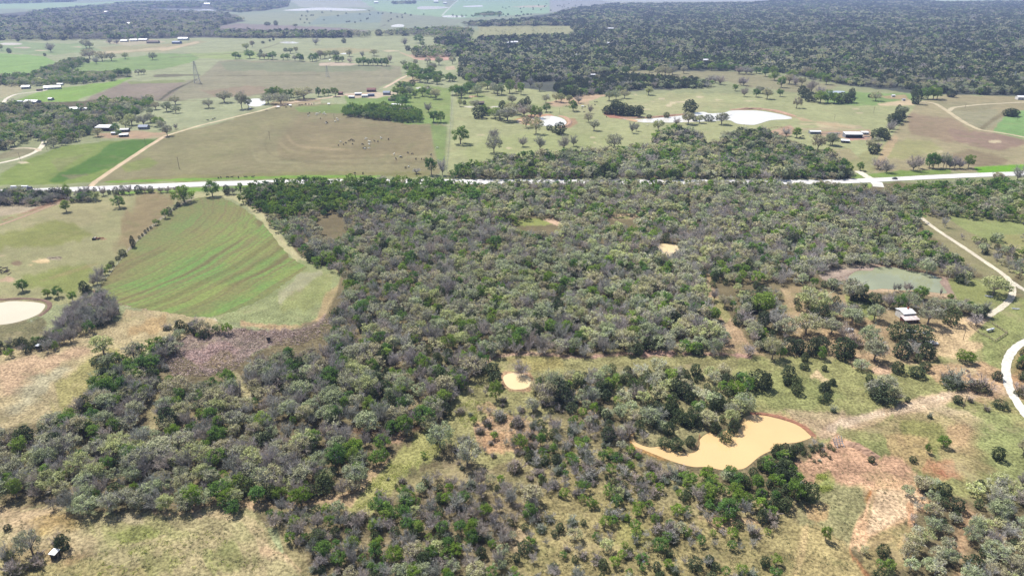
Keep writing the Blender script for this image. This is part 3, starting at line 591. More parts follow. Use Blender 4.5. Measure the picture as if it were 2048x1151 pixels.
# crop field: curved drill rows round one centre
def crop_field():
    m, nt, b = new_mat('young_crop'); p = pos(nt)
    tr = np.array([G(*q) for q in [(205,572),(308,531),(377,496),(421,466),(449,431),(462,407)]])
    A = np.c_[2 * tr, np.ones(len(tr))]; s, *_ = np.linalg.lstsq(A, (tr ** 2).sum(1), rcond=None)
    cx, cy = s[0], s[1]
    sub = N(nt, 'ShaderNodeVectorMath', operation='DISTANCE'); nt.links.new(p, sub.inputs[0]); sub.inputs[1].default_value = (cx, cy, 0.04)
    dist = mathn(nt, 'ADD', sub.outputs['Value'], mathn(nt, 'MULTIPLY', noise_node(nt, p, 0.02, 3.0), 14.0))
    def rows(sc, det, seed):
        cv = N(nt, 'ShaderNodeCombineXYZ'); nt.links.new(mathn(nt, 'MULTIPLY', dist, sc), cv.inputs[0])
        nt.links.new(mathn(nt, 'MULTIPLY', noise_node(nt, p, 0.012, 2.0), 3.0), cv.inputs[1]); cv.inputs[2].default_value = seed
        return noise_node(nt, cv.outputs[0], 1.0, det, 0.6)
    r1 = rows(0.34, 3.5, 1.0); r2 = rows(0.14, 3.0, 2.0); r3 = rows(0.05, 2.0, 9.0)
    big = noise_node(nt, p, 0.022, 4.0, 0.65); fine = noise_node(nt, p, 0.5, 4.0, 0.75)
    gr = tuple(lin((126,164,82)) * KALB); yl = tuple(lin((150,162,88)) * KALB); br = tuple(lin((140,122,86)) * KALB); dk = tuple(lin((116,94,66)) * KALB)
    c = mixc(nt, ramp(nt, big, 0.35, 0.65), yl, gr)
    c = mixc(nt, ramp(nt, r1, 0.42, 0.62, 0.0, 0.58), c, br)
    c = mixc(nt, ramp(nt, r2, 0.54, 0.66, 0.0, 0.5), c, dk)
    c = mixc(nt, ramp(nt, r3, 0.55, 0.7, 0.0, 0.5), c, br)
    A_ = np.array(G(250,503)); B_ = np.array(G(590,520)); dv = (B_ - A_) / ((B_ - A_) @ (B_ - A_))
    dt = N(nt, 'ShaderNodeVectorMath', operation='DOT_PRODUCT'); nt.links.new(p, dt.inputs[0]); dt.inputs[1].default_value = (dv[0], dv[1], 0)
    tt = mathn(nt, 'ADD', mathn(nt, 'SUBTRACT', dt.outputs['Value'], float(A_ @ dv)), mathn(nt, 'MULTIPLY', mathn(nt, 'SUBTRACT', big, .5), .7))
    c = mixc(nt, ramp(nt, tt, -.05, .5, .6, 0.0), c, br)
    f = ramp(nt, fine, 0.25, 0.75, 0.72, 1.28); g = N(nt, 'ShaderNodeCombineColor')
    for q in range(3): nt.links.new(f, g.inputs[q])
    nt.links.new(mixc(nt, 1.0, c, g.outputs[0], 'MULTIPLY'), b.inputs['Base Color']); b.inputs['Roughness'].default_value = 0.95
    ring = []
    for q in smooth(CROP, True, 8):
        x, y = G(*q); ring.append((x + random.uniform(-.9, .9), y + random.uniform(-1.2, 1.2)))
    sheet('crop_field', ring, 0.025, m)
crop_field()
# raised banks round ponds
def bank(pts, w, h, col):
    p = [np.array(G(*q)) for q in smooth(pts, False, 5)]; v = []; loops = []
    prof = [(-.5, -.05), (-.28, .7), (-.08, 1.0), (.15, .9), (.33, .5), (.5, -.05)]
    for i in range(len(p)):
        t = p[min(i + 1, len(p) - 1)] - p[max(i - 1, 0)]; t = t / (np.linalg.norm(t) + 1e-9); nr = np.array([-t[1], t[0]])
        e = min(1, i / 4, (len(p) - 1 - i) / 4)
        for a, b in prof:
            q = p[i] + nr * w * (a + random.uniform(-.05, .05)); v.append((q[0], q[1], max(b * h * e * random.uniform(.75, 1.2), -.05)))
    k = len(prof)
    for i in range(len(p) - 1):
        for j in range(k - 1): loops += [i * k + j, i * k + j + 1, (i + 1) * k + j + 1, (i + 1) * k + j]
    me = mesh_np('pond_bank', v, loops, np.arange(len(loops) // 4) * 4, [col])
    if sum(f.normal.z for f in me.polygons) < 0: me.flip_normals()
    tag(link('pond_bank', me), kind='structure')
soil = gravel_mat('dark_red_soil', (178,128,102)); soil2 = gravel_mat('brown_soil', (150,122,104)); soil3 = gravel_mat('pale_red_soil', (206,168,140))
bank([(1500,826),(1530,828),(1560,834),(1592,845),(1614,858),(1628,872)], 2.2, 0.5, soil)
bank([(-40,600),(0,599),(40,597),(70,598),(92,602),(100,611),(92,622),(78,632)], 2.4, 0.5, soil2)
bank([(1460,219.5),(1490,218.5),(1520,218.6),(1555,223),(1590,232)], 7.0, 1.8, soil3)
bank([(1118,231),(1132,236),(1140,243),(1136,251),(1120,255)], 6.0, 1.6, soil3)
bank([(1238,235.5),(1290,235.5),(1340,231),(1370,228)], 5.0, 1.2, soil3)
bank([(1690,884),(1715,893),(1738,906),(1756,916)], 4.0, 1.3, soil3)
# ------------------------------------------------------------------ plants
# every plant is modelled 1 m tall and scaled; materials: 0 leaf, 1 twig
def unit(v): return v / (np.linalg.norm(v, axis=-1, keepdims=True) + 1e-9)
def rdir(r, n): return unit(r.normal(size=(n, 3)))
def leaf_quads(r, c, size, out=None, bias=0.6):
    n = len(c); nn = rdir(r, n)
    if out is not None: nn = unit(nn + out * bias)
    a = unit(np.cross(nn, rdir(r, n))); b = np.cross(nn, a)
    s = (size * r.uniform(0.6, 1.35, n))[:, None]; k = r.uniform(0.55, 1.0, n)[:, None]
    return np.stack([c - a * s, c - b * s * k, c + a * s, c + b * s * k], 1)
def twig_quads(r, p, q, w):
    d = unit(q - p); a = unit(np.cross(d, rdir(r, len(p)))) * (w * 0.5)
    return np.stack([p - a, p + a, q + a * 0.35, q - a * 0.35], 1)
def tube(p, q, r0, r1, k=5):
    p = np.array(p, float); q = np.array(q, float); d = unit(q - p); a = unit(np.cross(d, [0.31, 0.95, 0.12])); b = np.cross(d, a); out = []
    t = np.linspace(0, 2 * math.pi, k + 1)
    for i in range(k):
        c0 = a * math.cos(t[i]) + b * math.sin(t[i]); c1 = a * math.cos(t[i + 1]) + b * math.sin(t[i + 1])
        out.append([p + c0 * r0, p + c1 * r0, q + c1 * r1, q + c0 * r1])
    return np.array(out)
def blob_crown(r, nclump, nleaf, size, cen=0.60, rx=0.44, rz=0.37, clump=0.14, gap=0.0, flat=-0.45, lumps=5):
    d = rdir(r, nclump * 3); d = d[d[:, 2] > flat][:nclump]
    lb = rdir(r, lumps); lv = r.uniform(-0.25, 0.18, lumps)
    rad = 0.86 + (np.clip(d @ lb.T, 0, 1) ** 3 @ lv)
    rad *= r.uniform(0.55, 1.05, len(d)) ** 0.6
    c = d * np.array([rx, rx, rz]) * rad[:, None] + [0, 0, cen]
    c = np.repeat(c, nleaf, 0); o = rdir(r, len(c)); off = o * (clump * r.uniform(0.15, 1, len(c)) ** 0.5)[:, None] * [1, 1, 0.75]
    p = c + off; out = unit(p - [0, 0, cen - 0.15])
    keep = r.random(len(p)) > gap
    return leaf_quads(r, p[keep], size, out[keep] + [0, 0, 0.35])
def limbs(r, n, h0, cen, rx, rz, w=0.022):
    t = []; ends = []
    for i in range(n):
        a = 2 * math.pi * (i + r.uniform(-.3, .3)) / n; e = r.uniform(-0.45, 1.0)
        q = np.array([math.cos(a) * rx * .75 * math.sqrt(1 - e * e * .7), math.sin(a) * rx * .75 * math.sqrt(1 - e * e * .7), cen + rz * .75 * e])
        p = np.array([0, 0, h0 * r.uniform(.8, 1.15)]); m = p * .5 + q * .5 + [0, 0, .03]
        t.append(tube(p, m, w, w * .7, 4)); t.append(tube(m, q, w * .7, w * .35, 4)); ends.append((p, m, q))
    return np.concatenate(t), ends
def twigs(r, ends, nsub, ntw, w, reach=0.22, up=0.5):
    out = []
    for p, m, q in ends:
        t = r.uniform(0.15, 1.0, nsub)[:, None]; b = np.where(t < .5, p + (m - p) * t * 2, m + (q - m) * (t - .5) * 2)
        d = unit(rdir(r, nsub) + [0, 0, up] + unit(q - p) * .8); e = b + d * (reach * r.uniform(.6, 1.2, nsub))[:, None]
        out.append(twig_quads(r, b, e, w * 1.7))
        b2 = np.repeat(b, ntw, 0) + (np.repeat(e - b, ntw, 0)) * r.uniform(.2, 1, nsub * ntw)[:, None]
        d2 = unit(rdir(r, len(b2)) + np.repeat(d, ntw, 0) * .9 + [0, 0, up * .6])
        out.append(twig_quads(r, b2, b2 + d2 * (reach * .6 * r.uniform(.5, 1.3, len(b2)))[:, None], w))
    return np.concatenate(out)
def make(kind, seed, lod):
    """-> (trunk quads, crown quads, crown material index)"""
    r = np.random.default_rng(seed * 7 + 3)
    L = lod
    if kind == 'oak_tree':
        nc, nl, sz = [(46, 30, .027), (36, 17, .036), (24, 12, .050), (10, 5, .105)][L]
        leaf = blob_crown(r, nc, nl, sz, .53, .46 * r.uniform(.85, 1.15), .42, .115, .0, -.62, 7)
        tr, en = limbs(r, [7, 5, 4, 1][L], .22, .55, .46, .36)
        tw = twigs(r, en, [9, 7, 5, 2][L], [6, 5, 4, 2][L], [.010, .012, .016, .03][L], .24)
        trunk = np.concatenate([tube((0, 0, -.02), (.01, .0, .24), .035, .026, 6), tr])
        return trunk, np.concatenate([leaf, tw]), np.r_[np.zeros(len(leaf), int), np.ones(len(tw), int)]
    if kind == 'leafy_tree':
        nc, nl, sz = [(40, 38, .028), (32, 20, .038), (22, 15, .052), (10, 6, .11)][L]
        el = r.uniform(.85, 1.15)
        leaf = blob_crown(r, nc, nl, sz, .52, .41 / el, .47, .12, .0, -.75, 8)
        tr, en = limbs(r, [5, 4, 3, 1][L], .18, .55, .36, .36, .018)
        tw = twigs(r, en, [3, 3, 2, 1][L], 2, .012, .2)
        trunk = np.concatenate([tube((0, 0, -.02), (.0, .01, .22), .032, .022, 6), tr])
        return trunk, np.concatenate([leaf, tw]), np.r_[np.zeros(len(leaf), int), np.ones(len(tw), int)]
    if kind == 'bare_tree':
        tr, en = limbs(r, [11, 9, 7, 5][L], .14, .50, .50, .50, .018)
        tw = twigs(r, en, [13, 10, 7, 4][L], [8, 6, 5, 3][L], [.011, .014, .020, .045][L], .26, .55)
        nl = [90, 70, 40, 8][L]; p = rdir(r, nl) * [.33, .33, .3] * r.uniform(.3, 1, nl)[:, None] + [0, 0, .45]
        lf = leaf_quads(r, p, [.022, .027, .035, .09][L])
        trunk = np.concatenate([tube((0, 0, -.02), (0, .01, .18), .028, .022, 6), tr])
        return trunk, np.concatenate([lf, tw]), np.r_[np.zeros(len(lf), int), np.ones(len(tw), int)]
    if kind == 'cedar_tree':
        n, sz = [(1300, .031), (760, .039), (420, .052), (70, .12)][L]
        z = np.clip(r.beta(1.25, 1.55, n), .02, .99)
        a = r.uniform(0, 6.283, n); ww = r.uniform(.30, .42); pk = r.uniform(.26, .42)
        prof = ww * np.where(z < pk, .55 + .45 * (z / pk), np.sqrt(np.clip(1 - ((z - pk) / (1 - pk)) ** r.choice([1.3, 1.7, 2.2]), 0, 1)))
        lump = 1 + .16 * np.sin(a * 3 + z * 9 + r.uniform(0, 6)) + .20 * np.sin(a * 5 - z * 17 + r.uniform(0, 6)) * np.sin(z * 9 + r.uniform(0, 6))
        rr = prof * lump * r.uniform(.72, 1.06, n)
        p = np.stack([np.cos(a) * rr, np.sin(a) * rr, z * .97], 1); o = unit(np.stack([np.cos(a), np.sin(a), np.full(n, .45)], 1))
        leaf = leaf_quads(r, p, sz, o, .9)
        return np.concatenate([tube((0, 0, -.03), (0, 0, .5), .035, .015, 6)]), leaf, np.zeros(len(leaf), int)
    if kind == 'shrub':
        ns = [16, 13, 10, 6][L]; b = np.zeros((ns, 3)); b[:, :2] = r.normal(size=(ns, 2)) * .10; b[:, 2] = -.02
        d = unit(np.stack([r.normal(size=ns) * .55, r.normal(size=ns) * .55, np.ones(ns)], 1)); e = b + d * r.uniform(.62, .95, ns)[:, None]
        en = [(b[i], b[i] * .5 + e[i] * .5 + r.normal(size=3) * .03, e[i]) for i in range(ns)]
        st = np.concatenate([tube(p, q, .014, .006, 3) for p, m, q in en])
        tw = twigs(r, en, [8, 7, 6, 3][L], [5, 5, 4, 2][L], [.014, .016, .022, .05][L], .24, .6)
        nl, sz = [(760, .036), (460, .045), (240, .06), (34, .13)][L]; k = rdir(r, nl) * [.46, .46, .30] * (r.uniform(.2, 1, nl) ** .5)[:, None]; k[:, 2] = np.abs(k[:, 2]) * 1.5 + .08
        lf = leaf_quads(r, k, sz, unit(k))
        return st, np.concatenate([lf, tw]), np.r_[np.zeros(len(lf), int), np.ones(len(tw), int)]
LEAF = {'oak_tree': 'oak_leaf', 'leafy_tree': 'leafy_leaf', 'bare_tree': 'shrub_leaf', 'cedar_tree': 'cedar_leaf', 'shrub': 'shrub_leaf'}
KINDS = list(LEAF)
NVAR = 9
GEO = {(k, v, l): make(k, v + 20 * KINDS.index(k), l) for k in KINDS for v in range(NVAR) for l in range(4)}
TINT0 = {'oak_tree': [(1.0,1.0,1.0),(1.12,1.08,.95),(.92,1.02,.9),(1.0,.92,.9),(.85,.93,.85),(1.1,1.16,.85),(.95,.95,1.0)],
         'leafy_tree': [(1,1,1),(1.25,1.1,1.1),(.8,.85,.95),(1.1,1.05,.8),(.7,.8,1.0)],
         'bare_tree': [(1,1,1),(.9,.86,.86),(1.08,.98,.95),(.85,.88,.84),(1.0,.93,.98)],
         'cedar_tree': [(1,1,1),(.8,.85,.85),(1.25,1.2,1.1),(.9,.9,1.0)],
         'shrub': [(1,1,1),(1.15,1.0,.98),(.85,.95,.85),(1.0,.9,.92)]}
def to_mesh(name, quads, mats, midx=None, tint=None, smooth_shade=False):
    v = quads.reshape(-1, 3); n = len(quads)
    me = mesh_np(name, v, np.arange(n * 4), np.arange(n) * 4, mats, midx, smooth_shade)
    a = me.color_attributes.new('tint', 'FLOAT_COLOR', 'CORNER')
    t = np.ones((n * 4, 4), np.float32)
    if tint is not None: t[:, :3] = np.repeat(tint, 4, 0)
    a.data.foreach_set('color', t.ravel()); return me
PARTS = {'shrub': ('stems', 'foliage')}
MESH = {}
for k in KINDS:
    for v in range(NVAR):
        t, c, mi = GEO[(k, v, 0)]
        MESH[k, v] = (to_mesh(k + '_wood', t, [M['bark']]), to_mesh(k + '_foliage', c, [M[LEAF[k]], M['twig']], mi))

PLANTS = []     # dicts: kind x y h w zone traced
def plant(kind, X, Y, h, w, zone, traced): PLANTS.append(dict(kind=kind, x=float(X), y=float(Y), h=float(h), w=float(w), zone=zone, traced=traced))
KEY = {'o': 'oak_tree', 'l': 'leafy_tree', 'b': 'bare_tree', 'c': 'cedar_tree', 's': 'shrub'}
# single plants: kind, foot x, foot y, height px, (width px)
SINGLE = """
o3,101,10 c19,106,8 b102,104,14,16 c36,83,5 c90,112,5 o173,97,14,15 c176,126,7 b193,128,12 o205,122,14,18 o223,122,13,16 o180,118,15,20 o251,118,10,13 o306,120,11,13 l255,153,14,15 l237,152,12,14 l243,152,11 o277,150,9,11 o288,149,9,9 b220,88,9,11 b234,88,8,10 o180,96,9,14
o351,209,14,16 o334,223,16,20 o352,226,12,14 o312,219,12,16 o301,231,13,13 l272,236,16,18 o335,272,18,18 o196,273,14,16 b352,258,9 o301,245,16,20 o288,252,18,20 l317,252,16,18 o325,258,14,14 o264,250,18,20 o252,256,14,16 l238,272,10,10 l232,262,12,14
o418,216,14,17 o449,205,18,24 o484,218,28,18 o497,216,18,12 o537,208,16,22 o562,208,16,26 o608,198,18,30 o579,201,9,10 l537,195,15,12 l546,194,16,12 l556,194,17,13 l566,196,14,12 l577,195,14,12 l587,195,14,12 l596,193,13,10 l637,193,15,10 l649,192,12,9 l657,191,11,9 l671,193,15,13
l472,118,12,12 l479,118,8,6 l500,117,14,15 o520,119,11,10 o529,119,10,10 l537,118,10,9 l546,119,13,13 l567,120,10,10 l576,120,10,9 o590,122,9,8 l600,122,12,12 l604,123,11,8 l625,123,13,12 l633,121,12,10 o641,118,14,12 o650,117,12,12 o660,115,12,12 o672,116,13,14 l671,125,12,8 l677,125,11,8 l685,124,9,8 o699,113,11,11 b700,126,9,9 b725,115,10,8 o748,112,11,14
l718,131,13,10 l727,131,13,12 l737,131,11,10 l746,131,12,11 l755,131,12,11 l764,132,13,12 l773,132,13,9 b780,125,12,9
o493,101,12,12 o505,94,10,9 o581,107,9,12 o592,105,9,8 c522,106,6 c571,103,6 b632,90,12,12 c688,86,8 c758,71,10,13 o740,70,6 c535,51,6,9 c552,51,8,7 o591,55,6,9 c526,87,4,5 c540,83,4 c547,81,5
b810,92,13,11 l840,86,13,17 l845,93,9 c816,101,8,9 o807,133,10,11 o831,132,11,9 o855,127,9,10 o878,130,13,15 o905,128,12,11 o859,139,12,12 o867,143,14,13 o925,156,9,8 l899,163,14,15 l909,163,10,9 l899,161,12 c825,172,10,9
l818,145,16,20 l830,150,18,18 l826,160,18,18 l845,156,16,18 l858,156,16,16 l840,164,14,18 l855,166,15,18 l868,163,16,18 l874,168,16,16 l880,160,14,14 l862,150,14,14
l802,180,14,18 l812,184,16,18 l806,195,16,18 o820,190,14,18 l795,190,14,16 l830,195,13,12 l845,192,14,16 o856,188,13,16 l862,194,14,16 o872,198,16,20 l805,214,18,20 l812,204,14,16 l790,206,14,14
l912,190,16,22 l923,195,20,22 l935,186,16,20 l948,184,14,18 o962,183,15,18 l940,178,12,16 l975,178,14,18 o955,192,16,16 o988,186,16,18 o995,190,18,18 l1003,189,18,12 l1019,186,24,18 b1032,183,18,14 l1042,189,20,14 b1061,174,15,11 o1079,182,15,14 o1024,208,14,17 o1092,206,14,14 o1112,203,14,14 o1122,205,15,14 o1138,205,12,12 b1157,206,13,12 l1146,222,17,17 o920,213,12,9 c929,209,7 o950,217,14,18 c932,160,8 l940,164,14,18
b857,224,16,13 l1093,224,14,14 l867,244,19,18 l882,245,18,16 l921,288,28,27 b988,280,21,17 o988,306,27,24 b1046,293,18,15 b1080,299,24,18 b1128,298,23,18 b1147,292,18,14 o1052,255,17,16 o1072,267,27,20 c1099,260,9,9 c1120,268,20,17 c1108,265,7,8 b1180,227,15,9 o1177,244,14,14 o1188,261,17,15 l863,349,36,24 b885,350,30,18 b833,347,9,16
c958,236,20,20 l968,230,16,14 c976,228,12,10 l990,236,16,24 o1015,242,22,36 o1000,240,16,20 c1005,222,18,14 o1024,228,18,22 c1046,214,14,12 c1055,212,16,12 b1048,232,20,24 o1062,234,20,22 l1070,236,20,18 b1080,237,16,8 c1040,222,16,14
o1218,201,16,17 o1232,199,15,14 o1249,197,14,16 o1297,190,14,16 c1214,228,14,16 c1226,228,18,16 c1238,230,22,18 c1248,230,20,16 c1260,231,17,16 c1272,233,18,18 c1279,227,14,12 c1230,216,14,14 c1379,225,22,23 c1298,237,7,7 c1333,235,9,10 o1376,248,20,24 o1399,246,14,14 c1417,242,11,13 b1353,250,13,12 c1390,242,9,10 o1443,249,19,23 o1316,261,17,18 b1264,266,19,13 b1272,262,15,9 o1229,296,21,24
l1470,182,11,10 b1488,193,17,12 l1512,194,13,13 o1520,187,12,16 o1534,198,18,18 l1560,193,13,10 l1562,175,17,15 l1548,161,15,16 b1487,171,14,16 b1480,170,11 b1440,169,14,18 b1430,166,12,14 b1420,163,10,14 o1593,216,17,14
l1252,149,14,14 o1268,147,12,13 o1244,147,12,10 o1315,151,13,14 o1330,151,14,14 o1345,149,14,13 o1338,152,13 o1367,147,12,12 l1299,145,10,8 o1208,148,12,18 l1226,145,9,12 l1385,140,10,10 l1396,140,11,10 l1423,141,12,15 l1441,141,13,18 l1470,142,12,12 b1478,148,13,16 b1492,148,12,20 b1502,149,11,8 l1513,147,10,14 l1530,153,15,13 l1545,150,14,16 l1460,142,10
l1652,169,16,15 o1672,167,11,9 l1640,162,14,16 l1620,158,14,16 o1610,152,14,16 o1578,168,16,18 b1590,172,16,14 l1585,158,14,18 o1603,172,15,14
c1610,196,16,18 c1622,203,16,18 c1604,188,14,14 l1640,206,20,20 l1655,206,20,20 l1668,207,18,18 c1682,206,18,18 c1698,205,17,18 b1622,186,24,16 c1702,195,16,12 b1640,190,16,14
o1751,202,14,17 c1739,195,6,6 c1831,208,26,14 c1829,192,14,10 l1843,198,17,16 l1855,198,20,18 l1866,199,22,18 l1874,198,18,14 c1902,194,12,15 c2014,232,12,12 c2021,233,14,14 c2029,232,11,12 c2036,193,12,10
o1804,232,16,18 c1796,226,14,10 c1786,248,18,16 c1797,242,18,20 c1791,246,17,14 b1784,258,15,13 b1779,263,15,14 c1752,279,18,18 c1766,275,16,14 c1773,279,12,10 c1760,270,13,12 o1738,298,15,15 o1750,288,11,14 c1747,307,16,17 b1756,298,11,10 c1658,322,15,13 o1664,291,20,20 l1720,341,14,12
b1756,337,18,23 b1773,345,21,22 b1826,341,24,22 b1837,337,21,14 l1858,336,24,16 l1866,336,25,16 o1876,335,20,10 o1886,336,24,12 o1892,336,22,10 b1899,337,18,14 b1909,336,20,16 b1919,337,18,14 l1936,336,23,17 b2034,361,30,20 o1994,366,22,24
l1593,275,16,18 b1572,272,12,16 o1635,300,25,24 o1661,290,18,18
l133,423,23,20 l239,415,23,24 l46,582,26,26 l96,594,19,18 l117,594,25,20 l146,602,22,17 c170,585,26,16 c178,582,14,12 c267,494,22,9 l311,450,13,9 l318,448,8,7 l331,436,19,14 c340,430,16,8 c357,413,9,8 c352,417,6 c348,420,5 c279,477,6,4 c285,472,6,4 c291,466,7,5 c296,461,6,4 c302,457,5,4 c246,511,12,13 c236,519,7,7 c224,532,10,9 b195,567,28,20 b203,557,24,18 l211,549,16,13 l219,541,13,11 b187,570,16,12
l369,404,32,40 l137,395,28,15 b167,393,20,14 b178,392,20,14 c192,391,16,9 b207,391,18,14 c219,388,9,7 c233,389,15,10 c246,388,17,9 b259,388,18,16 c278,386,15,14 b290,385,12,12 c302,385,13,11 b322,385,11,12 b336,384,11,14 b352,383,10,12
l425,392,32,30 c454,388,18,12 o466,388,14,14 l482,386,20,16
o208,708,42,44 c196,725,14,20
l1929,723,26,36 c1993,758,18,16 c1794,744,24,21 c1832,752,20,26 c1849,740,19,18 o1722,739,20,28 s1906,772,34,50 s1957,779,32,42 s1893,758,20,24 o1745,790,34,36 c1765,800,34,36 o1785,802,32,34 o1770,780,34,40 c1755,792,30,28 c1738,762,14,14 c1814,803,11,10 c1914,805,16,16 s1940,803,12,12 s1973,821,12,12 c2000,814,14,20 s1859,835,12,11 s1666,823,13,12 l1886,893,24,23 l1853,905,22,12 c1994,918,26,22 c1664,768,13,11 c1652,778,18,16 c1654,797,14,14 c1646,803,14,14 c1742,923,12,12 c1825,923,12,10 o2046,908,30,26
b1497,711,26,24 o1544,718,50,36 l1560,716,30,20 c1609,722,20,14 c1608,736,9,18 l1642,717,28,20 c1648,740,12,10 c1517,775,38,30 c1576,757,30,24 c1573,769,17,14 c1591,770,20,16 c1592,786,24,20 c1648,782,18,20 c1665,769,12,10 o1748,720,44,46 o1703,646,36,46 c1712,640,24,18 o1611,668,46,52 o1621,621,52,62 l1525,628,50,44 c1505,618,16,36 o1748,640,36,38 b1490,650,30,30 b1552,656,42,36 b1685,677,34,24 o1662,668,36,42 o1738,687,42,42 s1710,690,26,30 c1685,714,42,36 c1576,702,30,26 c1597,704,28,24 c1625,708,36,24 c1640,700,30,24 o1449,614,28,26 b1428,600,26,14 c1500,602,18,34 c1523,590,22,20 l1478,628,14,20 c1524,656,40,20 l1521,676,18,22 o1508,672,26,32 c1533,698,24,24 o1570,672,40,44 s1700,630,28,28 b1668,634,34,34 c1640,646,40,24 c1695,712,26,20
o1855,648,48,52 c1898,646,36,26 l1840,598,28,30 l1728,588,24,15 c1747,606,23,26 o1700,600,50,46 c1712,598,36,30 c1728,602,14,14 l1795,620,38,24 o1815,617,34,36 b1778,614,30,30 o1890,618,24,24 o1910,622,26,30 o1925,628,28,28 l1938,626,26,24 o1948,632,26,26 c1960,632,24,22 b1968,632,30,20 o1986,588,40,56 b1951,650,22,24 c1798,678,38,30 c1802,713,36,28 c1837,680,32,34 c1850,714,32,28 c1834,723,18,14 b1822,706,24,30 s1928,610,16,14 o1870,612,20,26 l1900,600,14,14 s1862,708,12,14
b1788,582,18,8 b1797,581,16,9 b1812,582,20,12 b1819,582,18,10 b1880,592,20,4
b1042,750,28,30 l992,800,42,26 c990,770,30,24 o1096,775,36,36 o1092,806,44,44 c985,745,20,24 o1110,790,46,40 c963,742,18,14 o1066,822,28,34 l1080,776,24,20 c1120,800,44,36
o890,790,44,46 o935,930,50,52 o880,895,50,46 s1035,850,26,28 s1068,855,18,20 s1000,838,22,28 s975,850,14,18 s960,865,16,20 s1030,940,26,30 s990,870,10,12 l1650,1080,32,20 c1620,1000,36,26 c1605,990,30,24 l1590,1000,44,34
c1429,864,22,18 c1466,862,24,20 c1352,898,24,22 c1380,890,20,18 c1328,892,18,18 o1462,846,34,34 o1488,822,36,38 c1395,850,24,22 c1450,880,22,20 c1530,775,32,22
s20,1120,34,28 s30,1148,30,40 o66,1108,50,44 s75,1130,20,30 c128,1098,30,22 s118,1085,16,22 c16,1058,10,12 s2044,790,26,30 l2046,735,30,26 c2048,760,20,20
""".split()
for t in SINGLE:
    k = KEY[t[0]]; q = [float(v) for v in t[1:].split(',')]
    s = ppm(q[0], q[1]); X, Y = G(q[0], q[1]); f_ = (1.32 if k in ('leafy_tree', 'oak_tree') else 1.2) if q[1] < 345 else 1.08; h = f_ * q[2] / (s * cosdep(q[1])); w = f_ * (q[3] if len(q) > 3 else q[2] * .85) / s
    if q[1] > 560: h = max(h * 0.86, w * .6)
    plant(k, X, Y, h, w, 'open', True)
